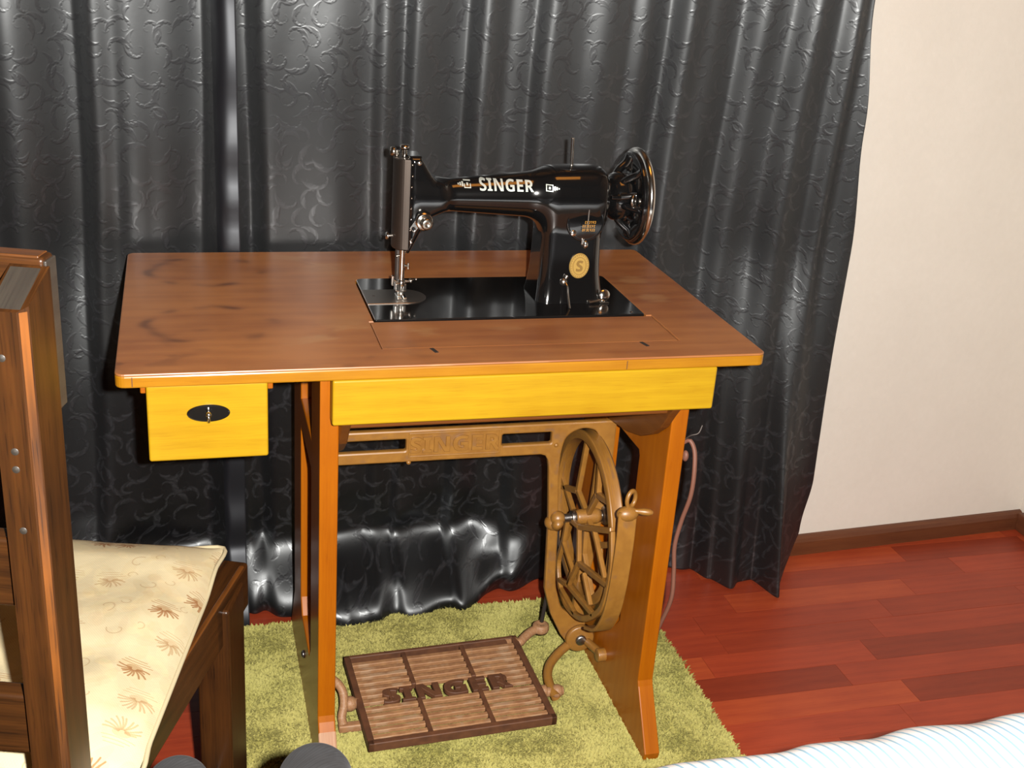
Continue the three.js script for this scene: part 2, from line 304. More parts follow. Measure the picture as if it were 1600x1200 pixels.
// the pier right of the window recess stands a little proud and is not quite square to it
const pier = [[1.15, -0.5735], [2.0, -0.6205]];
{
  const s = shapeOf([[1.235, 0.5782], [2.2, 0.6316], [2.2, 0.86], [1.235, 0.86]]);
  struct('wall_pier', uvm(toY(extrude(s, ROOM.h, 0, 1), 0)), M.wall);
  const dir = V3(0.85, 0, -0.047).normalize(), nrm = V3(0.0552, 0, 0.9985);
  const L = 0.776, prof = [[0, 0], [0.016, 0], [0.016, 0.032], [0.012, 0.04], [0.006, 0.044], [0, 0.045]];
  const g = new THREE.ExtrudeGeometry(shapeOf(prof), { depth: L, bevelEnabled: false });
  g.applyMatrix4(new THREE.Matrix4().makeBasis(nrm, V3(0, 1, 0), dir.clone().negate())); g.translate(1.235 + dir.x * L, 0, -0.5782 + dir.z * L);
  struct('baseboard_back', uvm(g, 0), M.base);
}
struct('wall_right', wallBox(1.995, 0, -0.8, 2.2, ROOM.h, ROOM.z1), M.wall);
struct('baseboard_right', box(1.979, 0, -0.605, 1.996, 0.045, ROOM.z1, 0.003, 2), M.base);
struct('wall_left', wallBox(ROOM.x0 - 0.2, 0, -0.64, ROOM.x0, ROOM.h, ROOM.z1), M.wall);
struct('wall_front', wallBox(ROOM.x0 - 0.2, 0, ROOM.z1, 2.2, ROOM.h, ROOM.z1 + 0.2), M.wall);
struct('ceiling', wallBox(ROOM.x0 - 0.2, ROOM.h, -0.84, 2.2, ROOM.h + 0.12, ROOM.z1 + 0.2), M.ceiling);
{
  const t = thing('ceiling_lamp', 'long warm amber ceiling light fitting above the curtain end', 'lamp', [LAMP[0], ROOM.h, LAMP[2]]);
  part(t, t, 'lamp_base', box(LAMP[0] - 0.38, ROOM.h - 0.025, LAMP[2] - 0.27, LAMP[0] + 0.38, ROOM.h, LAMP[2] + 0.27, 0.006), std({ color: lin(0.6, 0.58, 0.5), roughness: 0.5 }));
  part(t, t, 'diffuser', box(LAMP[0] - 0.36, ROOM.h - 0.09, LAMP[2] - 0.25, LAMP[0] + 0.36, ROOM.h - 0.024, LAMP[2] + 0.25, 0.025, 0, [0, 0], 4), std({ color: lin(0.5, 0.35, 0.15), emissive: lin(1, 0.36, 0.05), emissiveIntensity: 3.6, roughness: 0.6 }));
}

// ---------------------------------------------------------------- curtains
// folds: [x at table height, depth of the valley, half width, steepness side]
function curtain(name, label, x0, x1, valleys, zHem, yHem, zBase, phase, nx, edge, band = 2) {
  const t = thing(name, label, 'curtain', [(x0 + x1) / 2, 0, -0.58]);
  const TOP = 2.335, NY = 190, pos = [], uv = [], idx = [];
  let sAcc = 0, lastX = 0, lastZ = 0;
  const lean = (x, y) => 0.02 * (y - 0.7) * sin(x * 3 + phase) + 0.012 * ns(x * 4, y * 2.2, phase);
  const depth = (x, y) => {
    let z = 0; const xx = x + lean(x, y);
    for (const [vx, d, w, sk] of valleys) { const u = (xx - vx) / (1.22 * w * (xx < vx ? 1 + sk : 1 - 0.8 * sk)); z -= 1.1 * d * Math.exp(-u * u); }
    z += 0.010 * fbm(x * 5, y * 1.6, phase + 2, 3) + 0.0035 * fbm(x * 14, y * 6, phase + 6, 2) * (0.5 + sstep(0.5, 0.1, y)) ;
    return z;
  };
  for (let j = 0; j <= NY; j++) {
    const v = j / NY, yl = v < 0.45 ? v / 0.45 * 0.36 : 0.36 + (v - 0.45) / 0.55 * (TOP - 0.36);
    sAcc = 0;
    for (let i = 0; i <= nx; i++) {
      const u = i / nx; let x = lerp(x0, x1, u) + (edge ? edge(u, yl) : 0);
      let y = yl; const yh = yHem(x); y = yh + (TOP - yh) * (yl / TOP);
      const k = sstep(0.42, 0.0, yl), kk = k * k;
      let z = zBase(x, yl) + depth(x, yl) * (1 - 0.4 * sstep(0.75, 0.4, yl) - 0.15 * kk);
      z = lerp(z, zHem(x) + depth(x, yl) * 0.5, x > 0.62 || x < 0.05 ? lerp(sstep(0.135, 0.004, yl), Math.pow(clamp(1 - yl / 0.7), 1.3), x < 0.05 ? sstep(0.05, -0.1, x) : sstep(0.62, 0.8, x)) : sstep(0.135, 0.004, yl));
      // bunched satin near the floor
      const cr = sstep(0.24, 0.04, yl) * sstep(0.78, 0.6, x) * sstep(0.02, 0.06, Math.abs(x - 0.275) - 0.01) * (x0 > 0 ? sstep(0.19, 0.23, x) : sstep(0.15, 0.10, x));
      z += cr * (0.06 * fbm(x * 6 + 2, yl * 8, phase + 3.3, 2) + 0.017 * sin(yl * 36 + 10 * fbm(x * 4.6, yl * 4, phase + 8, 2)));
      const wide = Math.max(0, (depth(x + 0.005, yl) - depth(x - 0.005, yl)) / 0.01);
      pos.push(x - t.position.x, y, z - t.position.z); if (i) sAcc += Math.hypot(x - lastX, z - lastZ); lastX = x; lastZ = z;
      uv.push(sAcc, y);
    }
  }
  const w = nx + 1, NV = w * (NY + 1);
  for (let k = 0; k < NV; k++) { pos.push(pos[3 * k], pos[3 * k + 1], pos[3 * k + 2] - 0.0016); uv.push(uv[2 * k], uv[2 * k + 1]); }   // the back of the cloth
  for (let j = 0; j < NY; j++) for (let i = 0; i < nx; i++) { const a = j * w + i, b = a + NV; idx.push(a, a + 1, a + w, a + 1, a + w + 1, a + w, b, b + w, b + 1, b + 1, b + w, b + w + 1); }
  const rim = []; for (let i = 0; i < nx; i++) rim.push(i); for (let j = 0; j < NY; j++) rim.push(j * w + nx); for (let i = nx; i > 0; i--) rim.push(NY * w + i); for (let j = NY; j > 0; j--) rim.push(j * w);
  for (let k = 0; k < rim.length; k++) { const a = rim[k], b = rim[(k + 1) % rim.length]; idx.push(a, a + NV, b, b, a + NV, b + NV); }
  const g = new THREE.BufferGeometry(); g.setAttribute('position', new THREE.Float32BufferAttribute(pos, 3)); g.setAttribute('uv', new THREE.Float32BufferAttribute(uv, 2)); g.setIndex(idx); g.computeVertexNormals();
  const all = Array.from(g.index.array), inBand = k => ((k % NV) % w) / nx >= band - 1e-6, A = [], B = [];
  for (let k = 0; k < all.length; k += 3) (inBand(all[k]) && inBand(all[k + 1]) && inBand(all[k + 2]) ? B : A).push(all[k], all[k + 1], all[k + 2]);
  const piece = (name, ids, mat) => { const q = g.clone(); q.setIndex(ids); const m = shade(new THREE.Mesh(q, mat)); m.name = name; t.add(m); return m; };
  piece('cloth', A, M.curtain); if (B.length) piece('hem_band', B, M.hem).userData.label = 'plain satin hem band';
  return t;
}
const vR = [[0.206, 0.036, 0.017, 0.2], [0.30, 0.006, 0.05, 0], [0.405, 0.02, 0.022, 0.5], [0.46, 0.022, 0.016, 0.5], [0.575, 0.036, 0.034, 0.75], [0.645, 0.012, 0.02, 0.2], [0.693, 0.03, 0.026, 0.7], [0.775, 0.012, 0.03, 0.2], [0.86, 0.02, 0.03, 0.4], [0.937, 0.036, 0.028, 0.6], [1.0, 0.01, 0.02, 0], [1.073, 0.032, 0.03, 0.5], [1.158, 0.036, 0.034, 0.5], [1.245, 0.026, 0.028, 0.5], [1.30, 0.018, 0.018, 0.0]];
curtain('curtain', 'right-hand black satin curtain panel behind the sewing machine, ending at the cream wall', 0.172, 1.335, vR,
  x => interp(x, [0.172, 0.21, 0.24, 0.31, 0.335, 0.37, 0.46, 0.57, 0.70, 0.78, 0.83, 1.0, 1.11, 1.135, 1.165, 1.195, 1.225, 1.25, 1.275, 1.34], [-0.53, -0.50, -0.497, -0.49, -0.455, -0.432, -0.44, -0.468, -0.51, -0.55, -0.548, -0.545, -0.53, -0.48, -0.44, -0.47, -0.47, -0.40, -0.44, -0.5]),
  x => 0.006, (x, y) => -0.579 - 0.012 * sstep(0.2, 0.17, x) + 0.047 * sstep(1.04, 1.22, x) + 0.010 * sstep(0.75, 1.3, y), 1.7, 420,
  (u, y) => sstep(0.78, 1, u) * interp(y, [0, 0.1, 0.22, 0.48, 0.7, 0.95, 1.18, 1.6], [-0.06, 0.0, 0.016, 0.016, 0.02, 0.0, -0.02, -0.03]));
const vL = [[-0.078, 0.055, 0.032, 0.6], [-0.02, 0.012, 0.02, 0.2], [0.035, 0.012, 0.04, 0.3], [0.125, 0.045, 0.032, 0.65], [-0.21, 0.03, 0.03, 0.2], [-0.30, 0.04, 0.04, 0.2], [-0.42, 0.03, 0.04, 0.2], [-0.55, 0.05, 0.05, 0.3], [-0.7, 0.04, 0.05, 0.3]];
curtain('curtain', 'left-hand black satin curtain panel behind the chair, reaching behind the table drawer', -0.9, 0.184, vL,
  x => interp(x, [-0.9, -0.3, 0.05, 0.15, 0.184], [-0.55, -0.53, -0.49, -0.474, -0.474]),
  x => 0.006, (x, y) => -0.574 + 0.022 * sstep(0.13, 0.155, x) + 0.0035 * sstep(0.14, 0.16, x) * sin(y * 62 + 3 * sin(y * 9)), 4.2, 400, null, 0.964);
{
  const t = thing('curtain_rod', 'dark wooden curtain rod carrying the black curtains', 'curtain rod', [0.2, 2.38, -0.58]);
  part(t, t, 'rod', cyl([-1.2, 2.38, -0.58], [1.5, 2.38, -0.58], 0.016), M.brownwood);
  for (const x of [-1.2, 1.5]) part(t, t, 'finial', ball(x, 2.38, -0.58, 0.03), M.brownwood);
  for (let k = 0; k < 22; k++) { const g = new THREE.TorusGeometry(0.022, 0.003, 8, 24); g.rotateY(PI / 2); g.translate(-0.86 + k * 0.102, 2.3765, -0.58); part(t, t, 'curtain_ring', g, M.darkSteel); }
  for (const x of [-1.0, 1.1]) part(t, t, 'bracket', box(x - 0.01, 2.36, -0.645, x + 0.01, 2.4, -0.57), M.darkSteel);
}

// ---------------------------------------------------------------- rug
{
  const X0 = 0.157, X1 = 0.953, Z0 = -0.468, Z1 = 0.62;
  const t = thing('rug', 'olive green shaggy rug under the sewing table', 'rug', [(X0 + X1) / 2, 0, (Z0 + Z1) / 2]);
  part(t, t, 'backing', box(X0, 0.0005, Z0, X1, 0.005, Z1, 0.002), M.rugBase);
  const tuft = (() => {                                     // a clump of five bent fibres
    const P = [], R = rng(3);
    for (let k = 0; k < 6; k++) {
      const a = k / 6 * 6.28 + R(), bx = 0.0022 * cos(a), bz = 0.0022 * sin(a), tx = bx * 3.2 + 0.002 * (R() - 0.5), tz = bz * 3.2 + 0.002 * (R() - 0.5), h = 0.0055 + 0.003 * R(), w = 0.0012, px = -sin(a) * w, pz = cos(a) * w;
      const mx = (bx + tx) / 2 * 0.9, mz = (bz + tz) / 2 * 0.9;
      P.push(bx - px, 0, bz - pz, bx + px, 0, bz + pz, mx + px, h * 0.7, mz + pz, bx - px, 0, bz - pz, mx + px, h * 0.7, mz + pz, mx - px, h * 0.7, mz - pz, mx - px, h * 0.7, mz - pz, mx + px, h * 0.7, mz + pz, tx, h, tz);
    }
    const g = new THREE.BufferGeometry(); g.setAttribute('position', new THREE.Float32BufferAttribute(P, 3)); g.computeVertexNormals(); return g;
  })();
  const n = 90000, im = new THREE.InstancedMesh(tuft, std({ color: 0xffffff, roughness: 0.95, side: THREE.DoubleSide }), n), R = rng(9), m4 = new THREE.Matrix4(), q = new THREE.Quaternion(), c = new THREE.Color();
  for (let i = 0; i < n; i++) {
    const x = X0 + R() * (X1 - X0) + (R() - 0.5) * 0.012, z = Z0 + R() * (Z1 - Z0) + (R() - 0.5) * 0.012, f = fbm(x * 11, z * 11, 2.2, 3), f2 = fbm(x * 40, z * 40, 6.2, 2);
    q.setFromEuler(new THREE.Euler((f * 0.9 + (R() - 0.5) * 0.5), R() * 6.28, (f2 * 0.8 + (R() - 0.5) * 0.5)));
    const s = 0.85 + 0.5 * R(); m4.compose(V3(x - t.position.x, 0.004, z - t.position.z), q, V3(s * 1.25, s, s * 1.25)); im.setMatrixAt(i, m4);
    const k = clamp(0.5 + 0.9 * f + 0.5 * (R() - 0.5)), w = clamp(0.4 + 1.5 * fbm(x * 4 + 7, z * 4, 9.9, 2));
    const col = mix3(mix3([0.255, 0.24, 0.052], [0.39, 0.365, 0.115], k), [0.42, 0.355, 0.115], 0.4 * w); c.setRGB(...col); im.setColorAt(i, c);
  }
  im.name = 'pile'; im.userData.kind = 'stuff'; shade(im); t.add(im);
}

// ---------------------------------------------------------------- sewing table
const BX0 = 0.3565, BX1 = 0.7832, BZF = -0.1787, BZB = -0.3834;     // opening for the machine bed
const LF = [0.350, 0.792, -0.066];                                    // loose leaf in front of it
{
  const T = thing('sewing_table', 'old orange varnished wooden treadle table with brown stained top, on the green rug', 'table', [W / 2, 0, -D / 2]);
  const rrect = (x0, z0, x1, z1, r) => { const s = []; const q = [[x1 - r, z1 - r, 0], [x0 + r, z1 - r, PI / 2], [x0 + r, z0 + r, PI], [x1 - r, z0 + r, 1.5 * PI]]; for (const [cx, cz, a] of q) for (let i = 0; i <= 5; i++) s.push([cx + r * cos(a + i / 5 * PI / 2), cz + r * sin(a + i / 5 * PI / 2)]); return s; };
  {
    const s = shapeOf(rrect(0, 0.0, W, D, 0.012));
    const lip = 0.0012;
    s.holes.push(pathOf([[LF[0] - lip, -LF[2] - lip], [LF[1] + lip, -LF[2] - lip], [LF[1] + lip, -BZF], [BX1 + lip, -BZF], ...rrect(BX0 - lip, -BZF, BX1 + lip, -BZB + lip, 0.014).filter(p => p[1] > -BZF + 0.02), [BX0 - lip, -BZF], [LF[0] - lip, -BZF]]));
    const gTop = toY(extrude(s, 0.0036, 0.0016, 2, 8), H - 0.0036);
    const gLow = toY(extrude(s, TH - 0.003, 0.0022, 2, 8), H - TH);
    const tp = part(T, T, 'tabletop', uvm(gTop, 0), M.top);
    part(T, tp, 'board_edge', uvm(gLow, 0), M.edge);
    // dark seams where the lipping of the front edge is joined
    for (const x of [0.021, 0.688]) part(T, tp, 'edge_joint', box(x - 0.0006, H - TH + 0.002, -0.0016, x + 0.0006, H - 0.0045, 0.0004, 0.0002), M.rustDark);
  }
  {
    const s = shapeOf([[LF[0], -LF[2]], [LF[1], -LF[2]], [LF[1], -BZF - 0.0012], [LF[0], -BZF - 0.0012]]);
    part(T, T, 'leaf', uvm(toY(extrude(s, TH - 0.002, 0.0012, 2), H - TH + 0.001), 0), M.top);
    for (const x of [0.42, 0.733]) {                       // let-in hinges of the leaf
      const g = new THREE.BoxGeometry(0.0055, 0.0022, 0.018); g.rotateY(0.25); g.translate(x, H - 0.0005, -0.052);
      part(T, T, 'hinge', g, M.darkSteel, 'small dark metal hinge slot in the tabletop');
    }
  }
  // drop front
  part(T, T, 'front_panel', box(0.274, 0.629, -0.0285, 0.832, 0.6955, -0.004, 0.0035, 0), M.yellow);
  part(T, T, 'tray_bottom', box(0.29, 0.612, -0.335, 0.775, 0.622, -0.03, 0.003, 0), M.brownwood);
  part(T, T, 'tray_back', box(0.29, 0.622, -0.345, 0.775, 0.69, -0.333, 0.003, 0), M.brownwood);
  // shaped cheeks on the inside of each end frame
  const cheek = [[-0.012, 0.692], [-0.012, 0.626], [-0.024, 0.612], [-0.047, 0.582], [-0.079, 0.557], [-0.12, 0.535], [-0.17, 0.519], [-0.252, 0.503], [-0.40, 0.50], [-0.40, 0.692]];
  for (const x of [0.2875, 0.773]) part(T, T, 'cheek', uvm(toX(extrude(shapeOf(zy(cheek)), 0.0135, 0.002), x), 2), M.brownwood);
  // end frames: two posts, a rail and a foot with flared toes
  const endOuter = [[-0.04, 0.6955], [-0.04, 0.125], [-0.036, 0.116], [0.022, 0.024], [0.019, 0.0085], [-0.469, 0.0085], [-0.472, 0.024], [-0.414, 0.116], [-0.41, 0.125], [-0.41, 0.6955], [-0.30, 0.6955], [-0.30, 0.545], [-0.145, 0.545], [-0.145, 0.6955]];
  const hole = [[-0.145, 0.488], [-0.15, 0.496], [-0.295, 0.496], [-0.30, 0.488], [-0.30, 0.175], [-0.28, 0.15], [-0.165, 0.15], [-0.145, 0.175]];
  for (const x of [0.2615, 0.787]) {
    const s = shapeOf(zy(endOuter)); s.holes.push(pathOf(zy(hole)));
    const e = part(T, T, 'end_frame', uvm(toX(extrude(s, 0.0265, 0.002), x), 1), M.orange);
    if (x < 0.5) part(T, e, 'worn_toe', uvm(toX(extrude(shapeOf(zy([[-0.027, 0.104], [0.0235, 0.024], [0.020, 0.008], [0.0, 0.008], [-0.03, 0.095]])), 0.0272, 0.002), x - 0.0004), 1), M.worn, 'toe with the varnish worn to pale wood');
    part(T, e, 'bolt', lathe([[0, 0], [0.008, 0], [0.0075, 0.003], [0.004, 0.005], [0, 0.0055]], [x < 0.5 ? x : x + 0.0265, 0.56, -0.345], [x < 0.5 ? -1 : 1, 0, 0]), M.steel);
    part(T, e, 'bolt', lathe([[0, 0], [0.007, 0], [0.0065, 0.003], [0.004, 0.005], [0, 0.0055]], [x < 0.5 ? x : x + 0.0265, 0.10, -0.24], [x < 0.5 ? -1 : 1, 0, 0]), M.steel);
  }
  // back rail under the top
  part(T, T, 'back_rail', box(0.288, 0.60, -0.425, 0.787, 0.695, -0.41, 0.002, 0), M.brownwood);
  // hanging drawer
  {
    const z0 = -0.011;
    const d = part(T, T, 'drawer', [box(0.044, 0.594, -0.30, 0.183, 0.688, z0 - 0.012, 0.003, 2), box(0.0365, 0.5865, z0 - 0.014, 0.1902, 0.6955, z0, 0.0035, 0)], M.yellow);
    const es = new THREE.Shape(); es.absellipse(0, 0, 0.0275, 0.0122, 0, 2 * PI);
    const pl = extrude(es, 0.004, 0.0018, 3, 40); pl.translate(0.1135, 0.6545, z0);
    part(T, d, 'handle_plate', pl, M.handleBlack, 'glossy black oval escutcheon');
    part(T, d, 'handle_pull', [lathe([[0, 0], [0.0032, 0], [0.0028, 0.004], [0.0042, 0.008], [0.003, 0.0115], [0, 0.012]], [0.1135, 0.657, z0 + 0.003], [0, -0.1, 1]), tube([[0.1135, 0.656, z0 + 0.011], [0.1135, 0.651, z0 + 0.013], [0.1135, 0.6455, z0 + 0.010], [0.1135, 0.645, z0 + 0.005]], 0.0021, 14)], M.nickel, 'small nickel drop pull');
    for (const x of [[0.029, 0.0365], [0.1902, 0.198]]) part(T, T, 'drawer_runner', box(x[0], 0.678, -0.32, x[1], 0.6965, -0.026, 0.002, 2), M.orange);
  }
  // ------- cast iron: crossbar with the maker's name, fork, guard, wheel
  const zc = -0.262, dp = 0.012;
  {
    const s = shapeOf([[0.288, 0.446], [0.655, 0.446], [0.664, 0.443], [0.669, 0.434], [0.6715, 0.42], [0.6795, 0.315], [0.684, 0.18], [0.700, 0.125], [0.722, 0.080], [0.742, 0.052], [0.775, 0.052],
      [0.768, 0.10], [0.758, 0.145], [0.774, 0.26], [0.786, 0.40], [0.7865, 0.503], [0.288, 0.503]]);
    const inner = smooth2([[0.692, 0.452], [0.699, 0.476], [0.717, 0.4885], [0.735, 0.490], [0.752, 0.482], [0.757, 0.455], [0.757, 0.40], [0.750, 0.27], [0.742, 0.165], [0.738, 0.125], [0.722, 0.135], [0.710, 0.165], [0.704, 0.19], [0.698, 0.31], [0.691, 0.42]], 4, true);
    s.holes.push(pathOf(inner));
    const slot = (x0, x1) => pathOf(rrect(x0, 0.4665, x1, 0.487, 0.003));
    s.holes.push(slot(0.300, 0.425), slot(0.586, 0.672));
    const g = extrude(s, dp, 0.003, 2, 6); g.translate(0, 0, zc);
    const frame = part(T, T, 'iron_frame', [g, ball(0.6905, 0.312, zc + 0.008, 0.017, 1, 0.8, 1), lathe([[0, 0], [0.027, 0], [0.027, 0.010], [0.024, 0.013], [0.013, 0.0135], [0, 0.0135]], [0.758, 0.072, zc + 0.008], [0, 0, 1]),
      ...[[0.43, 0.446], [0.6805, 0.463]].map(p => ball(p[0], p[1], zc + dp, 0.004))], M.iron);
    const pan = new THREE.Shape([V2(0.429, 0.4545), V2(0.583, 0.4545), V2(0.583, 0.4985), V2(0.429, 0.4985)]); pan.holes.push(pathOf([[0.4325, 0.4575], [0.5795, 0.4575], [0.5795, 0.4955], [0.4325, 0.4955]]));
    const pg = extrude(pan, 0.003, 0.0008); pg.translate(0, 0, zc + dp - 0.001); part(T, frame, 'name_border', pg, M.iron);
    const tx = text('SINGER', 0.0265, 0.0032, 0.0006); tx.scale(1.14, 1, 1); tx.translate(0.506, 0.4765, zc + dp - 0.0005); part(T, frame, 'lettering', tx, M.iron, 'raised cast letters');
    part(T, frame, 'pivot_bolt', lathe([[0, 0], [0.010, 0], [0.010, 0.004], [0.007, 0.006], [0, 0.0065]], [0.758, 0.072, zc + 0.021], [0, 0, 1]), M.steel);
    // braces from the pivot boss: one hooks down to the pedal, one reaches the end frame
    part(T, frame, 'pedal_brace', tube([[0.742, 0.058, zc + 0.01], [0.716, 0.052, -0.235], [0.692, 0.047, -0.21], [0.681, 0.043, -0.185], [0.679, 0.038, -0.155], [0.682, 0.034, -0.135]], 0.0085, 30, 10), M.iron);
    part(T, frame, 'pivot_block', [cyl([0.655, 0.036, -0.150], [0.699, 0.036, -0.150], 0.0085), ball(0.688, 0.036, -0.150, 0.012)], M.rust);
    part(T, frame, 'end_brace', [tube([[0.768, 0.066, zc + 0.012], [0.776, 0.070, -0.215], [0.781, 0.071, -0.195]], 0.0075, 16, 10), cyl([0.772, 0.071, -0.192], [0.789, 0.071, -0.192], 0.012)], M.iron);
  }
  // drive wheel
  const wc = [0.747, 0.325, -0.245], wr = 0.150;
  {
    const prof = [[-0.010, 0.010], [-0.006, -0.012], [0.006, -0.013], [0.009, -0.006], [0.006, 0], [0.009, 0.006], [0.006, 0.013], [-0.006, 0.012], [-0.010, 0.010]].map(p => V2(wr + p[0] - 0.004, p[1]));
    prof[0] = prof[0].clone();
    const rimG = new THREE.LatheGeometry([V2(wr - 0.014, -0.011), V2(wr, -0.012), V2(wr + 0.003, -0.008), V2(wr - 0.003, 0), V2(wr + 0.003, 0.008), V2(wr, 0.012), V2(wr - 0.014, 0.011), V2(wr - 0.014, -0.011)], 64);
    rimG.rotateZ(-PI / 2); rimG.translate(...wc);
    const hub = lathe([[0, -0.022], [0.010, -0.022], [0.013, -0.016], [0.014, 0.016], [0.011, 0.024], [0, 0.024]], wc, [1, 0, 0]);
    const wheel = part(T, T, 'drive_wheel', hub, M.iron);
    part(T, wheel, 'rim', rimG, M.iron);
    const Z = (z, y) => [-z, y];
    const fork = (node, ends, name = 'spoke') => part(T, wheel, name, ends.map(e => toX(ribbon([Z(...node), Z(...e)], [0.0115, 0.010], 0.009), wc[0] - 0.0045)), M.iron);
    const on = (a, r) => [wc[2] + r * cos(a), wc[1] + r * sin(a)];
    fork([-0.300, 0.346], [[-0.277, wc[1] + 0.136], [-0.383, 0.312], on(2.4, 0.01)]);
    fork(on(1.0, 0.075), [on(0.62, 0.142), on(1.32, 0.142), on(1.0, 0.01)]);
    for (const a of [-0.25, -1.5, -2.75]) fork(on(a, 0.072), [on(a - 0.42, 0.142), on(a + 0.42, 0.142), on(a, 0.01)]);
    part(T, wheel, 'crank', [cyl([wc[0] - 0.02, wc[1], wc[2]], [wc[0] - 0.03, wc[1] + 0.0, wc[2] - 0.0], 0.012), tube([[wc[0] - 0.028, wc[1], wc[2]], [wc[0] - 0.032, wc[1] - 0.018, wc[2] - 0.028], [wc[0] - 0.034, wc[1] - 0.022, wc[2] - 0.045]], 0.007)], M.satinSteel);
    part(T, T, 'axle', [cyl([0.69, wc[1], wc[2]], [0.789, wc[1], wc[2]], 0.007), lathe([[0, 0], [0.018, 0], [0.018, 0.008], [0.013, 0.014], [0, 0.014]], [0.7875, wc[1], wc[2]], [-1, 0, 0])], M.steel);
    part(T, T, 'axle_bearing', [tube([[0.6905, 0.312, -0.256], [0.692, 0.317, -0.235], [0.694, wc[1], wc[2]]], 0.010, 12, 10), ball(0.694, wc[1], wc[2], 0.013)], M.iron);
    // pitman rod from crank to the pedal's ball joint
    part(T, T, 'pitman_rod', [tube([[0.713, wc[1] - 0.022, wc[2] - 0.045], [0.708, 0.22, -0.285], [0.703, 0.075, -0.305]], 0.004), ball(0.713, wc[1] - 0.022, wc[2] - 0.045, 0.009)], M.darkSteel);
  }
  // dress guard over the lower half of the wheel
  {
    const gx = 0.7165, P = (z, y) => [-z, y];
    const G = { A: [-0.268, 0.314], L1: [-0.278, 0.257], L2: [-0.294, 0.208], L3: [-0.281, 0.178], B: [-0.207, 0.327], C: [-0.063, 0.40], D: [-0.192, 0.265], E: [-0.053, 0.306], J: [-0.231, 0.197], H1: [-0.098, 0.221], G1: [-0.268, 0.167], G2: [-0.182, 0.168], K: [-0.216, 0.235], M0: [-0.138, 0.359], M1: [-0.07, 0.309], O0: [-0.163, 0.262], O1: [-0.119, 0.227] };
    const bar = (ks, w = 0.0095) => { const pts = ks.map(k => P(...(G[k] || k))); return toX(ribbon(pts.length > 2 ? smooth2(pts, 5) : pts, w, 0.008), gx); };
    const pieces = [bar(['A', 'L1', 'L2', 'L3', 'G1', [-0.235, 0.157], 'G2', [-0.14, 0.188], 'H1', [-0.068, 0.256], 'E', [-0.05, 0.35], 'C'], 0.011), bar(['A', 'B']), bar(['B', 'C'], 0.010), bar(['B', 'D']), bar(['D', 'E'], 0.010), bar(['D', 'J']), bar(['L1', 'K'], 0.009), bar(['K', 'J'], 0.009), bar(['L3', 'J']), bar(['J', 'H1'], 0.010), bar(['G1', 'G2'], 0.009), bar(['M0', 'M1'], 0.009), bar(['O0', 'O1'], 0.009)];
    const guard = part(T, T, 'dress_guard', pieces, M.iron, 'cast lattice guard');
    // wide curved flange at the front and the boss at its top
    const fl = smooth2([[-0.036, 0.448], [-0.034, 0.40], [-0.036, 0.355], [-0.042, 0.30], [-0.056, 0.248], [-0.085, 0.203], [-0.13, 0.176]].map(p => P(...p)), 5);
    const fg = toX(extrude(ribbonShape(fl, 0.006), 0.030, 0.0015, 1), 0.7165);
    part(T, guard, 'flange', fg, M.iron);
    const bz = -0.042, by = 0.450;
    part(T, guard, 'boss', [ball(0.733, by - 0.008, bz + 0.002, 0.0165, 1.1, 0.75, 0.75)], M.iron);
    const lp = new THREE.TorusGeometry(0.0115, 0.0036, 10, 24); lp.scale(0.85, 1.15, 1); lp.rotateY(0.5); lp.translate(0.738, by + 0.015, bz - 0.002);
    part(T, guard, 'belt_loop', lp, M.iron);
    part(T, guard, 'belt_lever', lathe([[0, 0], [0.0045, 0], [0.0035, 0.008], [0.004, 0.012], [0.0056, 0.02], [0.0053, 0.028], [0.003, 0.034], [0, 0.035]], [0.737, by - 0.002, bz + 0.003], [0.94, 0, 0.35]), M.iron);
  }
  // treadle pedal
  {
    const yaw = 0.042, cx = 0.4985, cz = -0.1765, hy = 0.044, hw = 0.1595, hd = 0.116;
    const place = g => { g.rotateX(0.03); g.rotateY(yaw); g.translate(cx, hy, cz); return g; };
    const bar = (x0, z0, x1, z1, y0 = -0.006, y1 = 0.006, r = 0.002) => { const b = box(x0, y0, z0, x1, y1, z1, r, Math.abs(x1 - x0) > Math.abs(z1 - z0) ? 0 : 2); return place(b); };
    const e = 0.011;
    const ped = part(T, T, 'treadle', [bar(-hw, hd - e, hw, hd, -0.009, 0.008), bar(-hw, -hd, hw, -hd + e * 0.7, -0.009, 0.008), bar(-hw, -hd, -hw + e, hd, -0.009, 0.008), bar(hw - e, -hd, hw, hd, -0.009, 0.008)], M.rustDark);
    const z0 = -hd + 0.012, z1 = hd - 0.014, nS = 12, pitch = (z1 - z0) / nS;
    const ribs = [-0.0545, 0.0525];
    for (let i = 0; i < nS; i++) {
      const zc2 = z0 + (i + 0.5) * pitch;
      if (i === 5 || i === 6) continue;                     // the band that carries the lettering
      part(T, ped, 'slat', bar(-hw + e - 0.001, zc2 - pitch * 0.22, hw - e + 0.001, zc2 + pitch * 0.32, -0.004, 0.004, 0.0016), M.rust);
    }
    for (const rx of ribs) { part(T, ped, 'rib', bar(rx - 0.004, -hd + 0.004, rx + 0.004, z0 + 4.95 * pitch, -0.005, 0.0068), M.rustDark); part(T, ped, 'rib', bar(rx - 0.004, z0 + 7.05 * pitch, rx + 0.004, hd - 0.004, -0.005, 0.0068), M.rustDark); }
    const tx = text('SINGER', 0.031, 0.007, 0.0008); tx.scale(1.46, 1.12, 1); tx.rotateX(-PI / 2); tx.translate(0.0, -0.0035, z0 + 6 * pitch); place(tx);
    part(T, ped, 'lettering', tx, M.rustDark, 'cast openwork letters');
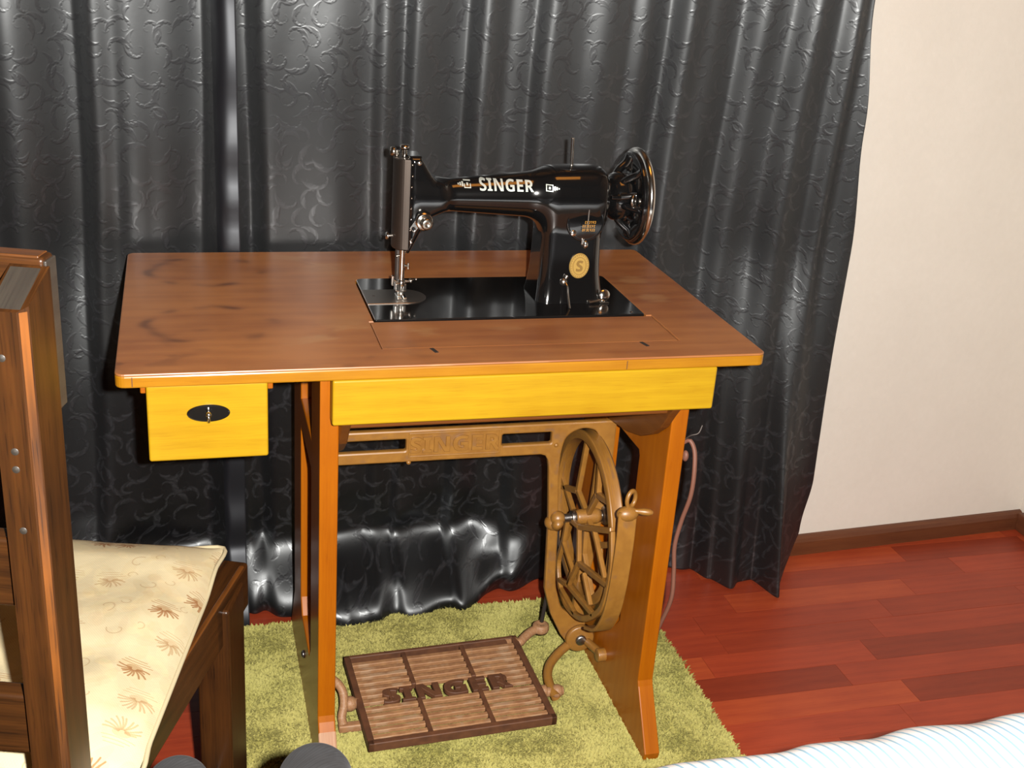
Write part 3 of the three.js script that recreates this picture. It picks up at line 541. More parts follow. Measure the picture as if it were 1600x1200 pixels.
    for (const sx of [-1, 1]) part(T, ped, 'letter_bar', bar(sx * 0.1 - 0.0025, z0 + 4.95 * pitch, sx * 0.1 + 0.0025, z0 + 7.05 * pitch, -0.004, 0.005), M.rustDark);
    // thin plate strips left and right of the name
    for (const sx of [-1, 1]) part(T, ped, 'slat', [bar(sx > 0 ? 0.106 : -hw + 0.01, z0 + 5.15 * pitch, sx > 0 ? hw - 0.01 : -0.106, z0 + 5.7 * pitch, -0.004, 0.004, 0.0016), bar(sx > 0 ? 0.106 : -hw + 0.01, z0 + 6.15 * pitch, sx > 0 ? hw - 0.01 : -0.106, z0 + 6.75 * pitch, -0.004, 0.004, 0.0016)], M.rust);
    part(T, ped, 'pitman_arm', [tube([[0.630, 0.046, -0.29], [0.646, 0.046, -0.297], [0.655, 0.048, -0.284], [0.668, 0.052, -0.293], [0.684, 0.056, -0.303], [0.700, 0.058, -0.308]], 0.0085, 30, 10), lathe([[0, -0.009], [0.014, -0.009], [0.016, -0.003], [0.015, 0.006], [0.010, 0.009], [0.007, 0.006], [0, 0.005]], [0.703, 0.06, -0.308], [0, 1, 0])], M.rust);
    part(T, ped, 'ear', [cyl([0.318, 0.043, -0.168], [0.345, 0.043, -0.168], 0.009), ball(0.33, 0.043, -0.168, 0.013)], M.rust);
    part(T, ped, 'ear', [cyl([0.648, 0.04, -0.150], [0.668, 0.04, -0.150], 0.010)], M.rust);
    part(T, T, 'pedal_hook', [tube([[0.286, 0.075, -0.20], [0.304, 0.078, -0.19], [0.317, 0.068, -0.175], [0.319, 0.048, -0.162], [0.314, 0.03, -0.150], [0.316, 0.022, -0.140]], 0.0075, 26, 10), box(0.307, 0.012, -0.146, 0.346, 0.026, -0.132, 0.003, 0)], M.rust);
    part(T, T, 'pedal_hook_screw', cyl([0.288, 0.044, -0.168], [0.302, 0.044, -0.168], 0.007), M.steel);
  }
}
// leather drive belt hanging on the right end frame
{
  const t = thing('drive_belt', 'thin brown leather drive belt hanging loose beside the right table leg', 'belt', [0.83, 0, -0.05]);
  part(t, t, 'strap', tube([[0.8185, 0.548, -0.060], [0.826, 0.556, -0.052], [0.832, 0.545, -0.045], [0.833, 0.515, -0.036], [0.832, 0.47, -0.034], [0.826, 0.42, -0.042], [0.822, 0.375, -0.045], [0.826, 0.33, -0.044], [0.828, 0.28, -0.043], [0.822, 0.22, -0.058], [0.8185, 0.17, -0.075], [0.8185, 0.13, -0.11]], 0.0036, 90, 8), M.belt);
  part(t, t, 'wire_hook', tube([[0.8175, 0.555, -0.055], [0.826, 0.565, -0.050], [0.836, 0.570, -0.046], [0.842, 0.582, -0.048]], 0.0014, 16, 6), M.darkSteel);
  part(t, t, 'knot', ball(0.8205, 0.532, -0.048, 0.007, 0.7, 1.3, 1), M.belt);
}

// ---------------------------------------------------------------- sewing machine
{
  const zc = -0.287;
  const S = thing('sewing_machine', 'glossy black vintage sewing machine with gold badge, set into the tabletop', 'sewing machine', [(BX0 + BX1) / 2, H, (BZF + BZB) / 2]);
  const bs = new THREE.Shape(); { const x0 = BX0 + 0.0006, x1 = BX1 - 0.0006, a = -BZF + 0.0012, b = -BZB - 0.0006, r = 0.012, r2 = 0.003; bs.moveTo(x0 + r2, a); bs.lineTo(x1 - r2, a); bs.quadraticCurveTo(x1, a, x1, a + r2); bs.lineTo(x1, b - r); bs.quadraticCurveTo(x1, b, x1 - r, b); bs.lineTo(x0 + r, b); bs.quadraticCurveTo(x0, b, x0, b - r); bs.lineTo(x0, a + r2); bs.quadraticCurveTo(x0, a, x0 + r2, a); }
  const bed = part(S, S, 'bed', toY(extrude(bs, 0.018, 0.0012, 2, 8), H - 0.0165), M.bedBlack);
  // slide plate and needle plate
  { const s = new THREE.Shape(); const zt = 0.320, zb = 0.2505, xm = 0.419, r = (zt - zb) / 2; s.moveTo(0.3578, zb); s.lineTo(xm, zb); s.absarc(xm, (zt + zb) / 2, r, -PI / 2, PI / 2); s.lineTo(0.3578, zt); s.closePath();
    part(S, bed, 'slide_plate', toY(extrude(s, 0.0016, 0.0005, 1, 24), H + 0.0012), M.satinSteel);
    part(S, bed, 'plate_hole', toY(extrude((() => { const h = new THREE.Shape(); h.absarc(0.372, 0.288, 0.002, 0, 2 * PI); return h; })(), 0.0004, 0), H + 0.0028), M.darkSteel); }
  // casting: tapered arm, pillar and head in one skin
  const armY = x => lerp(0.881, 0.882, clamp((x - 0.47) / 0.2));
  const headF = (x, y, z) => {                             // the head: a plate-like block, outline from the side
    const poly = [[0.4165, 0.942], [0.4355, 0.942], [0.4445, 0.928], [0.459, 0.905], [0.470, 0.898], [0.474, 0.863], [0.4475, 0.846], [0.421, 0.793], [0.4165, 0.793]];
    let d = 1e9, inside = false;
    for (let i = 0, j = poly.length - 1; i < poly.length; j = i++) { const [ax, ay] = poly[j], [bx, by] = poly[i]; const ex = bx - ax, ey = by - ay, wx = x - ax, wy = y - ay, h = clamp((wx * ex + wy * ey) / (ex * ex + ey * ey)); d = Math.min(d, Math.hypot(wx - ex * h, wy - ey * h)); if ((ay > y) !== (by > y) && x < (bx - ax) * (y - ay) / (by - ay) + ax) inside = !inside; }
    const d2 = inside ? -d : d;
    return smax(d2, Math.abs(z - zc) - 0.0285, 0.012);
  };
  const bodyF = (x, y, z) => {
    const h = clamp((x - 0.455) / 0.225);
    const ry = lerp(0.0225, 0.041, h), rz = lerp(0.0225, 0.040, h), cy = lerp(0.8795, 0.8825, h);
    let arm = (Math.hypot((y - cy) / ry, (z - zc) / rz) - 1) * Math.min(ry, rz);
    arm = smax(arm, Math.max(0.43 - x, x - 0.728), 0.014);
    // the pillar spreads a little towards the bed
    const fl = Math.exp(-Math.max(0, y - 0.716) / 0.03), wz = 0.041 + 0.012 * fl, wx0 = 0.630 - 0.006 * fl, wx1 = 0.7275 + 0.012 * fl;
    let pil = sBox(x, y, z, (wx0 + wx1) / 2, 0.80, zc, (wx1 - wx0) / 2, 0.118, wz, 0.020);
    let d = smin(arm, pil, 0.030);
    d = smin(d, headF(x, y, z), 0.020);
    return smax(d, 0.7165 - y, 0.002);
  };
  const body = part(S, S, 'body', sdfMesh(bodyF, [0.385, 0.705, -0.36], [0.755, 0.955, -0.215], 112, 220000), M.black);
  const zFront = (x, y) => { let a = -0.20, b = zc; for (let i = 0; i < 40; i++) { const m = (a + b) / 2; if (bodyF(x, y, m) > 0) a = m; else b = m; } return a; };
  // flat prints follow the casting, a hair proud of it
  const wrap = (g, x, y, t = 0.0004) => { g = g.index ? g.toNonIndexed() : g; const p = g.attributes.position; for (let i = 0; i < p.count; i++) { const X = p.getX(i) + x, Y = p.getY(i) + y; p.setXYZ(i, X, Y, zFront(X, Y) + t + p.getZ(i)); } g.computeVertexNormals(); return g; };
  {
    const tess = new TessellateModifier(0.0022, 6);
    const q = (x0, y0, x1, y1) => new THREE.PlaneGeometry(x1 - x0, y1 - y0, 2, 2).translate((x0 + x1) / 2, (y0 + y1) / 2, 0);
    {
      const g = new THREE.ShapeGeometry(font.generateShapes('SINGER', 0.02), 6); g.computeBoundingBox(); const b = g.boundingBox, w = b.max.x - b.min.x, h = b.max.y - b.min.y;
      g.translate(-(b.min.x + b.max.x) / 2, -(b.min.y + b.max.y) / 2, 0); g.scale(0.083 / w, 0.0165 / h, 1);
      part(S, body, 'lettering', wrap(tess.modify(g.toNonIndexed()), 0.5675, 0.9005), M.silverPrint, 'silver printed name');
    }
    for (const sx of [-1, 1]) {
      const f = (a, y0, c, y1) => q(Math.min(-sx * a, -sx * c), y0, Math.max(-sx * a, -sx * c), y1);
      const fr = (a, r) => [f(a - r, r - 0.0014, a + r, r), f(a - r, -r, a + r, -r + 0.0014), f(a - r, -r, a - r + 0.0014, r), f(a + r - 0.0014, -r, a + r, r)];
      const gs = [...fr(0.004, 0.0052), f(0.0026, -0.0018, 0.0054, 0.0018), f(-0.0046, -0.003, -0.002, 0.003), f(-0.0078, -0.002, -0.0056, 0.002), f(-0.0105, -0.0011, -0.0089, 0.0011)];
      part(S, body, 'ornament', gs.map(g => wrap(g, sx < 0 ? 0.5035 : 0.6355, 0.9005)), M.silverPrint);
    }
    // small worn gold lettering on the round cover
    const R = rng(12), bits = [];
    for (let r = 0; r < 3; r++) for (let k = 0; k < 7; k++) { if (r === 0 && k === 0) continue; const x = 0.6865 + k * 0.0031 + R() * 0.0004, y = 0.8475 - r * 0.0063, b = (a, c, d, e) => bits.push(q(x + a, y + c, x + d, y + e)); b(0, 0.0034, 0.0019, 0.0043); const v = R() < 0.5 ? 0 : 0.0012; b(v, 0, v + 0.0008, 0.0043); if (R() < 0.6) b(0, 0, 0.0019, 0.0008); if (R() < 0.4) b(0, 0.0017, 0.0017, 0.0025); }
    part(S, body, 'gold_print', bits.map(g => wrap(g, 0, 0, 0.0077)), M.goldPrint, 'small worn gold print');
    // badge
    const bx = 0.6895, by = 0.7775, bz = zFront(bx, by);
    const es = new THREE.Shape(); es.absellipse(0, 0, 0.0165, 0.0205, 0, 2 * PI); const bg = extrude(es, 0.003, 0.0012, 3, 48); bg.translate(bx, by, bz - 0.0008);
    const badge = part(S, body, 'badge', bg, M.gold, 'oval gilt badge');
    const bring = (rx, ry, w) => { const s = new THREE.Shape(); s.absellipse(0, 0, rx, ry, 0, 2 * PI); const h = new THREE.Path(); h.absellipse(0, 0, rx - w, ry - w, 0, 2 * PI); s.holes.push(h); const g = extrude(s, 0.0010, 0, 1, 40); g.translate(bx, by, bz + 0.0018); return g; };
    const goldD = std({ color: lin(0.2, 0.115, 0.025), metalness: 0.2, roughness: 0.5 });
    const st = text('S', 0.017, 0.001, 0.0003); st.translate(bx, by, bz + 0.002);
    const marks = []; for (let i = 0; i < 26; i++) { const a = i / 26 * 2 * PI, g = new THREE.BoxGeometry(0.0009, 0.0016, 0.0008); g.rotateZ(a + PI / 2); g.translate(bx + 0.0136 * cos(a), by + 0.0172 * sin(a), bz + 0.0023); marks.push(g); }
    part(S, badge, 'relief', [bring(0.0158, 0.0196, 0.0008), bring(0.0112, 0.0145, 0.0008), st, ...marks], goldD);
    // round cover on the front of the pillar, its screw, pin and lever
    const cx = 0.6935, cy = 0.848, cz = zFront(0.694, 0.842) - 0.004;
    part(S, body, 'round_cover', lathe([[0, 0], [0.031, 0], [0.0315, 0.004], [0.030, 0.0062], [0.0285, 0.0055], [0.027, 0.0056], [0.012, 0.0072], [0, 0.0075]], [cx, cy, cz], [0, 0, 1], 40), M.black);
    const screw = (x, y, z, r, name = 'screw', d = [0, 0, 1]) => part(S, body, name, lathe([[0, 0], [r, 0], [r, r * 0.5], [r * 0.75, r * 0.8], [0, r * 0.9]], [x, y, z], d, 18), M.chrome);
    screw(0.6745, 0.8305, cz + 0.004, 0.0052); screw(0.6935, 0.879, cz + 0.003, 0.0035);
    part(S, body, 'stitch_lever', [box(0.6885, 0.812, cz + 0.004, 0.6935, 0.823, cz + 0.0075, 0.0015), ball(0.6955, 0.813, cz + 0.008, 0.0046, 0.9, 1.4, 0.7)], M.chrome);
    part(S, body, 'lever_slot', box(0.6955, 0.835, cz + 0.006, 0.6975, 0.870, cz + 0.0085, 0.0008), M.satinSteel);
    // bobbin-winder pin at the foot of the pillar
    const py = 0.752, pz = zFront(0.668, py);
    part(S, body, 'thread_guide', [ball(0.6655, py, pz, 0.0062), cyl([0.6675, py + 0.006, pz + 0.002], [0.670, py + 0.011, pz + 0.002], 0.003)], M.satinSteel);
    part(S, bed, 'spool_wire', tube([[0.6665, py, pz + 0.006], [0.6685, py - 0.004, pz + 0.011], [0.6685, 0.735, pz + 0.018], [0.669, 0.7178, -0.212]], 0.0017, 20, 8), M.chrome);
    part(S, bed, 'tension_stud', [cyl([0.7345, 0.7175, -0.246], [0.7345, 0.726, -0.246], 0.0048), lathe([[0, 0], [0.0085, 0], [0.0095, 0.002], [0.0085, 0.0045], [0.004, 0.006], [0, 0.0062]], [0.735, 0.729, -0.242], [0.1, 0.35, 1]), cyl([0.728, 0.722, -0.237], [0.707, 0.7205, -0.232], 0.0026, 0.0032), box(0.727, 0.7178, -0.251, 0.742, 0.7195, -0.233, 0.0006)], M.chrome, 'small chrome thread tension');
    for (const [x, z] of [[0.764, -0.19], [0.45, -0.372]]) part(S, bed, 'bed_screw', lathe([[0, 0], [0.0028, 0], [0.002, 0.0008], [0, 0.001]], [x, H + 0.0014, z], [0, 1, 0], 14), M.chrome);
    // spool pin on top
    part(S, body, 'top_cover', lathe([[0, -0.004], [0.0245, -0.004], [0.0255, 0.0], [0.0235, 0.0025], [0, 0.003]], [0.669, 0.9225, zc + 0.002], [0.02, 1, 0], 36), M.black);
    part(S, body, 'spool_pin', cyl([0.677, 0.924, zc], [0.675, 0.970, zc], 0.0027), M.chrome);
    // face plate on the left end, its studs and the presser controls
    part(S, body, 'face_plate', (() => { const q = new THREE.Shape(); q.moveTo(0.4185, -(zc + 0.0262)); for (let i = 0; i <= 20; i++) { const a = i / 20 * PI; q.lineTo(0.4175 - 0.0205 * Math.pow(sin(a), 0.8), -zc - 0.0262 * cos(a)); } q.lineTo(0.4185, -(zc - 0.0262)); q.closePath(); return toY(extrude(q, 0.139, 0.002, 2), 0.7985); })(), M.facePlate, 'long dull steel end plate, rounded');
    for (let i = 0; i < 8; i++) { const y = 0.93 - i * 0.0165; part(S, body, 'edge_bead', ball(0.4205 + 0.0006 * (i % 2), y, zc + 0.0278, 0.0014), M.chrome); }
    part(S, body, 'plate_screw', lathe([[0, 0], [0.006, 0], [0.007, 0.003], [0.006, 0.007], [0, 0.008]], [0.3995, 0.944, zc - 0.004], [-1, 0.1, 0.15], 18), M.nickel);
    part(S, body, 'plate_screw', [cyl([0.4015, 0.938, zc], [0.4015, 0.947, zc], 0.004)], M.nickel);
    part(S, body, 'presser_screw', [cyl([0.4125, 0.938, zc + 0.004], [0.4125, 0.951, zc + 0.004], 0.0042), lathe([[0, 0], [0.0062, 0], [0.0075, 0.003], [0.006, 0.0065], [0, 0.007]], [0.4125, 0.949, zc + 0.004], [0, 1, 0], 18)], M.chrome, 'knurled pressure screw');
    part(S, body, 'thumb_screw', [cyl([0.402, 0.815, zc - 0.004], [0.391, 0.815, zc - 0.002], 0.0028), lathe([[0, 0], [0.0056, 0], [0.006, 0.002], [0.0045, 0.004], [0, 0.0044]], [0.3925, 0.815, zc - 0.002], [-1, 0, 0.1], 18)], M.chrome);
    screw(0.431, 0.933, zc + 0.027, 0.0034); screw(0.4225, 0.812, zc + 0.0275, 0.0022);
    // thread tension
    const tz = zc + 0.027;
    const tp = new THREE.Shape([V2(-0.019, -0.012), V2(-0.011, -0.019), V2(-0.004, -0.010), V2(0.006, -0.011), V2(0.013, -0.002), V2(0.013, 0.009), V2(0.004, 0.014), V2(-0.007, 0.011), V2(-0.011, 0.0)]); const ho = new THREE.Path(); ho.absarc(-0.0125, -0.0125, 0.0026, 0, 2 * PI); tp.holes.push(ho);
    const tg = extrude(tp, 0.003, 0.001); tg.translate(0.438, 0.846, tz - 0.001);
    const ten = part(S, body, 'tension', [tg, ...[0.004, 0.008].map(d => lathe([[0, 0], [0.0125, 0.0], [0.0135, 0.0012], [0.011, 0.0028], [0, 0.003]], [0.4405, 0.846, tz + d], [0.1, 0, 1], 28))], M.chrome);
    part(S, ten, 'tension_knob', lathe([[0, 0], [0.0088, 0], [0.0092, 0.002], [0.0088, 0.011], [0.0072, 0.0135], [0.003, 0.0138], [0.0028, 0.012], [0, 0.012]], [0.4405, 0.846, tz + 0.011], [0.1, 0, 1], 28), M.nickel);
    // needle bar, presser bar and foot
    const nx = 0.4135, nz = zc + 0.007;
    part(S, S, 'presser_bar', [cyl([nx - 0.003, 0.800, zc - 0.012], [nx - 0.003, 0.742, zc - 0.012], 0.0046)], M.darkSteel);
    part(S, S, 'needle_bar', [cyl([nx, 0.802, nz], [nx, 0.734, nz], 0.0042), lathe([[0, 0], [0.0062, 0], [0.0062, 0.009], [0, 0.009]], [nx, 0.738, nz], [0, 1, 0], 18)], M.chrome);
    part(S, S, 'needle', [cyl([nx, 0.735, nz], [nx, 0.7195, nz], 0.0009, 0.0005, 8)], M.chrome);
    part(S, S, 'thread_hooks', [cyl([nx + 0.004, 0.792, nz], [nx + 0.010, 0.793, nz + 0.002], 0.0016), cyl([nx + 0.003, 0.770, nz], [nx + 0.010, 0.769, nz], 0.0018), cyl([nx + 0.010, 0.764, nz], [nx + 0.010, 0.774, nz], 0.0016), cyl([nx - 0.004, 0.786, nz], [nx - 0.009, 0.785, nz], 0.0012)], M.nickel);
    part(S, S, 'needle_clamp', [cyl([nx, 0.744, nz], [nx + 0.014, 0.745, nz], 0.0022), ball(nx + 0.0145, 0.745, nz, 0.0035, 0.8), ball(nx + 0.023, 0.7475, nz, 0.002), box(nx - 0.0155, 0.738, nz - 0.003, nx - 0.0115, 0.754, nz + 0.003, 0.0012), cyl([nx - 0.012, 0.745, nz], [nx, 0.744, nz], 0.002)], M.chrome);
    part(S, S, 'presser_foot', [box(nx - 0.010, 0.729, nz - 0.008, nx - 0.0015, 0.742, nz + 0.004, 0.0015), box(nx + 0.0015, 0.729, nz - 0.008, nx + 0.008, 0.741, nz + 0.004, 0.0015), box(nx - 0.006, 0.7225, nz - 0.006, nx + 0.004, 0.731, nz + 0.002, 0.0012), box(nx - 0.008, 0.7190, nz - 0.012, nx - 0.001, 0.7225, nz + 0.015, 0.0012), box(nx + 0.001, 0.7190, nz - 0.012, nx + 0.007, 0.7225, nz + 0.015, 0.0012)], M.chrome);
    // balance wheel
    const wx = 0.790, wy = 0.8775, wz = -0.293, ax = [1, 0, 0];
    const wheel = part(S, S, 'balance_wheel', lathe([[0, -0.064], [0.022, -0.064], [0.024, -0.058], [0.020, -0.054], [0.021, -0.050], [0.032, -0.046], [0.0375, -0.038], [0.039, -0.028], [0.037, -0.018], [0.030, -0.010], [0.024, 0.0], [0.020, 0.004], [0, 0.004]], [wx, wy, wz], ax, 44), M.black);
    const ds = new THREE.Shape(); ds.absarc(0, 0, 0.071, 0, 2 * PI);
    for (let k = 0; k < 6; k++) { const a = k / 6 * 2 * PI + 0.35, h = []; for (let i = 0; i < 24; i++) { const b = i / 24 * 2 * PI; const r = 0.0505 + 0.0115 * sin(b), t = a + (0.0155 / r) * cos(b); h.push([r * cos(t), r * sin(t)]); } ds.holes.push(pathOf(h)); }
    const dg = toX(extrude(ds, 0.012, 0.003, 3, 64), wx - 0.012); dg.translate(0, wy, wz);
    part(S, wheel, 'web', dg, M.black);
    for (let k = 0; k < 6; k++) { const a = k / 6 * 2 * PI + 0.35 + PI / 6, P = (r, dx) => [wx + dx, wy + r * sin(a), wz + r * cos(a)]; part(S, wheel, 'spoke', tube([P(0.030, -0.034), P(0.042, -0.026), P(0.054, -0.013), P(0.064, -0.008)], 0.0062, 12, 10), M.black); }
    const tr = new THREE.TorusGeometry(0.0695, 0.0082, 16, 72); tr.scale(1, 1, 0.8); tr.rotateY(PI / 2); tr.translate(wx, wy, wz);
    part(S, wheel, 'rim', tr, M.chrome, 'bright chrome rim');
    part(S, wheel, 'rim_inner', lathe([[0.0615, -0.008], [0.066, -0.0075], [0.066, 0.0], [0.0615, 0.0], [0.0615, -0.008]], [wx - 0.004, wy, wz], ax, 48), M.black);
    part(S, wheel, 'clamp_nut', lathe([[0, 0], [0.0185, 0], [0.0185, 0.009], [0.015, 0.012], [0, 0.0125]], [wx + 0.003, wy, wz], ax, 32), M.chrome);
    part(S, wheel, 'winder_ring', [lathe([[0.0045, -0.003], [0.0105, -0.003], [0.0115, 0], [0.0105, 0.003], [0.0045, 0.003], [0.0045, -0.003]], [wx - 0.020, wy + 0.004, wz + 0.0475], [0.8, 0, 0.6], 24)], M.nickel, 'small steel ring');
    part(S, S, 'bobbin_winder', [box(0.735, 0.882, -0.262, 0.772, 0.888, -0.250, 0.002), cyl([0.752, 0.885, -0.256], [0.775, 0.890, -0.246], 0.006, 0.005), cyl([0.742, 0.86, -0.285], [0.752, 0.886, -0.256], 0.006)], M.black);
    part(S, S, 'shaft_collar', lathe([[0, 0], [0.026, 0], [0.028, 0.004], [0.022, 0.010], [0, 0.010]], [0.7245, wy, wz + 0.004], ax, 36), M.black);
  }
}

// ---------------------------------------------------------------- chair (built in its own frame: a to its right, b forwards)
{
  const yaw = Math.atan2(0.296, 0.955);
  const toW = (a, b) => [0.9552 * a + 0.296 * b, 0.296 * a - 0.9552 * b];
  const A0 = -0.055, B0 = -0.24, [cx, cz] = toW(A0, B0);
  const C = thing('chair', 'dark rustic wooden chair with worn varnish at the left, turned to the curtain', 'chair', [cx, 0, cz]);
  C.rotation.y = -yaw;
  // local frame: x = a - A0, z = -(b - B0)
  const add = (parent, name, g, m, label) => { const k = (Array.isArray(g) ? merge(g) : g).clone(); k.translate(-A0, 0, B0); const o = shade(new THREE.Mesh(k, m)); o.name = name; parent.add(o); if (label) o.userData.label = label; return o; };
  const bx = (a0, y0, b0, a1, y1, b1, r = 0.004, g = 1) => box(a0, y0, -Math.max(b0, b1), a1, y1, -Math.min(b0, b1), r, g, [a0 * 3.1, b0 * 2.3], 3);
  const bend = (g, fn) => { const p = g.attributes.position; for (let i = 0; i < p.count; i++) { const q = fn(p.getX(i), p.getY(i), p.getZ(i)); p.setXYZ(i, ...q); } g.computeVertexNormals(); return g; };
  // back posts run to the floor; the near edge is chamfered, the top cut to a bevel
  const postG = (a0, a1, side) => {
    const c = 0.007, s = new THREE.Shape(); // outline in (a, -b) as x, y
    const b0 = -0.513, b1 = -0.462;
    s.moveTo(a0, -b0 - 0.0); s.lineTo(a1 - c, -b0); s.lineTo(a1, -b0 - c); s.lineTo(a1, -b1); s.lineTo(a0, -b1); s.closePath();
    const g = new THREE.ExtrudeGeometry(s, { depth: 1.0, bevelEnabled: true, bevelSize: 0.0015, bevelThickness: 0.004, bevelOffset: -0.0015, bevelSegments: 2, steps: 24 });
    g.rotateX(PI / 2); g.translate(0, 1.004, 0);
    // cut the top back in a slope
    return g;
  };
  const slopeTop = g => { const p = g.attributes.position; for (let i = 0; i < p.count; i++) { let y = p.getY(i), z = p.getZ(i); if (y > 0.975) { const lim = 1.003 - clamp((z - 0.466) / 0.05) * 0.024; if (y > lim) p.setY(i, lim); } if (y < 0.003) p.setY(i, 0.0); } g.computeVertexNormals(); return uvm(g, 1); };
  const PR = [0.0975, 0.1295];
  for (const [a0, a1, mir] of [[PR[0], PR[1], 0], [-0.242, -0.210, 1]]) {
    const post = add(C, 'back_post', slopeTop(postG(a0, a1)), M.chair);
    // the chamfer is rubbed down to bare wood
    const e = new THREE.BoxGeometry(0.0066, 0.96, 0.0008, 1, 40, 1); e.rotateY(PI / 4); e.translate(a1 - 0.0033, 0.5, 0.513 - 0.0033);
    add(post, 'worn_edge', uvm(e, 1, [a0, 0.1]), M.chairEdge, 'edge worn to orange wood');
    add(post, 'post_cap', uvm(bend(new THREE.BoxGeometry(a1 - a0 - 0.008, 0.001, 0.042, 4, 1, 4), (x, y, z) => [x + (a0 + a1) / 2 - 0.001, 1.0035 + y - clamp((z + 0.024) / 0.05) * 0.0245, z + 0.489]), 1), M.chairGrey, 'grey worn top bevel');
    // peg heads
    for (const y of [0.968, 0.942, 0.862, 0.846, 0.79]) add(post, 'peg', lathe([[0, 0], [0.0035, 0], [0.003, 0.001], [0, 0.0014]], [(a0 + a1) / 2 - 0.006 + 0.004 * sin(y * 90), y, 0.5125], [0, 0, 1], 12), M.chairGrey);
  }
  // crest board in front of the posts, its end grain grey
  const crest = add(C, 'crest_rail', bx(-0.243, 0.872, -0.4615, 0.1245, 1.009, -0.440, 0.004, 0), M.chair);
  add(crest, 'end_grain', bx(0.1235, 0.876, -0.4605, 0.1262, 1.006, -0.441, 0.001, 2), M.chairGrey, 'grey end grain');
  add(crest, 'top_edge', bx(-0.238, 1.0065, -0.460, 0.120, 1.0098, -0.442, 0.001, 0), M.chairEdge);
  for (const [y0, y1] of [[0.705, 0.772], [0.548, 0.612]]) add(C, 'back_slat', bx(-0.216, y0, -0.499, 0.102, y1, -0.478, 0.004, 0), M.chair);
  // seat frame, narrower at the back
  const railGeo = (a0, b0, a1, b1, y0, y1, w) => { const L = Math.hypot(a1 - a0, b1 - b0), g = new RoundedBoxGeometry(w, y1 - y0, L, 3, 0.005); const k = uvm(g, 2, [a0 * 3, b0]); k.rotateY(Math.atan2(a1 - a0, -(b1 - b0))); k.translate((a0 + a1) / 2, (y0 + y1) / 2, -(b0 + b1) / 2); return k; };
  const sr = add(C, 'side_rail', railGeo(0.139, 0.034, 0.098, -0.475, 0.372, 0.441, 0.036), M.chair);
  add(sr, 'worn_edge', railGeo(0.151, 0.020, 0.118, -0.42, 0.4385, 0.4425, 0.007), M.chairEdge, 'top arris worn to orange wood');
  add(C, 'side_rail', railGeo(-0.249, 0.034, -0.212, -0.475, 0.372, 0.441, 0.036), M.chair);
  add(C, 'front_rail', bx(-0.235, 0.372, -0.004, 0.125, 0.439, 0.028, 0.005, 0), M.chair);
  add(C, 'rear_rail', bx(-0.212, 0.385, -0.497, 0.10, 0.437, -0.474, 0.005, 0), M.chair);
  for (let i = 0; i < 4; i++) add(C, 'seat_board', bx(-0.215, 0.424, -0.10 - i * 0.092, 0.115, 0.437, -0.012 - i * 0.092, 0.003, 0), M.chair);
  for (const [a0, a1] of [[0.1125, 0.157], [-0.269, -0.2245]]) add(C, 'front_leg', [bx(a0, 0, -0.072, a1, 0.428, 0.006, 0.005, 1)], M.chair);
  add(C, 'stretcher', railGeo(0.128, -0.05, 0.112, -0.475, 0.13, 0.17, 0.022), M.chair); add(C, 'stretcher', railGeo(-0.24, -0.05, -0.226, -0.475, 0.13, 0.17, 0.022), M.chair);

  // cushion: thin squab with a printed cover
  const cw = document.createElement('canvas'); cw.width = cw.height = 1024; const c = cw.getContext('2d'); const R = rng(21);
  c.fillStyle = '#aca182'; c.fillRect(0, 0, 1024, 1024);
  for (let i = 0; i < 500; i++) { c.fillStyle = `rgba(${R() < 0.5 ? '200,184,140' : '158,138,98'},${0.06 + 0.1 * R()})`; c.beginPath(); c.ellipse(R() * 1024, R() * 1024, 20 + 60 * R(), 8 + 20 * R(), R() * 3, 0, 7); c.fill(); }
  const sprig = (x, y, s, a, col) => {
    c.save(); c.translate(x, y); c.rotate(a); c.strokeStyle = col; c.fillStyle = col; c.lineCap = 'round';
    for (let k = 0; k < 11; k++) { const t = PI + k / 10 * PI + (R() - 0.5) * 0.2, r = s * (0.55 + 0.35 * R()); c.lineWidth = s * 0.09; c.beginPath(); c.moveTo(s * 0.16 * cos(t), s * 0.16 * sin(t)); c.quadraticCurveTo(r * 0.6 * cos(t + 0.2), r * 0.6 * sin(t + 0.2), r * cos(t), r * sin(t)); c.stroke(); }
    c.beginPath(); c.ellipse(0, s * 0.05, s * 0.42, s * 0.22, 0, 0, 7); c.globalAlpha = 0.55; c.fill(); c.globalAlpha = 1;
    for (let k = 0; k < 3; k++) { c.lineWidth = s * 0.035; c.beginPath(); c.moveTo(-s * (0.8 - k * 0.1), s * (0.35 + 0.16 * k)); c.quadraticCurveTo(0, s * (0.25 + 0.2 * k), s * (0.75 - 0.2 * k), s * (0.4 + 0.14 * k)); c.stroke(); }
    c.restore();
  };
  const curl = (x, y, s, col) => { c.strokeStyle = col; c.lineWidth = 4; c.beginPath(); const a0 = R() * 6; for (let i = 0; i <= 20; i++) { const t = i / 20, a = a0 + t * 4.5, r = s * (1 - 0.8 * t); const px = x + r * cos(a), py = y + r * sin(a); i ? c.lineTo(px, py) : c.moveTo(px, py); } c.stroke(); };
  for (let gy = 0; gy < 7; gy++) for (let gx = 0; gx < 6; gx++) { const x = (gx + 0.5 * (gy % 2) + 0.15 + 0.3 * R()) * 1024 / 6, y = (gy + 0.3 + 0.35 * R()) * 1024 / 7; (gx + gy) % 2 ? curl(x, y, 36, 'rgba(120,92,58,0.34)') : sprig(x, y, 64, (R() - 0.5) * 0.5, R() < 0.55 ? 'rgba(118,78,42,0.72)' : 'rgba(128,98,62,0.45)'); if (R() < 0.7) curl(x + 60, y + 40, 22, 'rgba(120,96,64,0.3)'); }
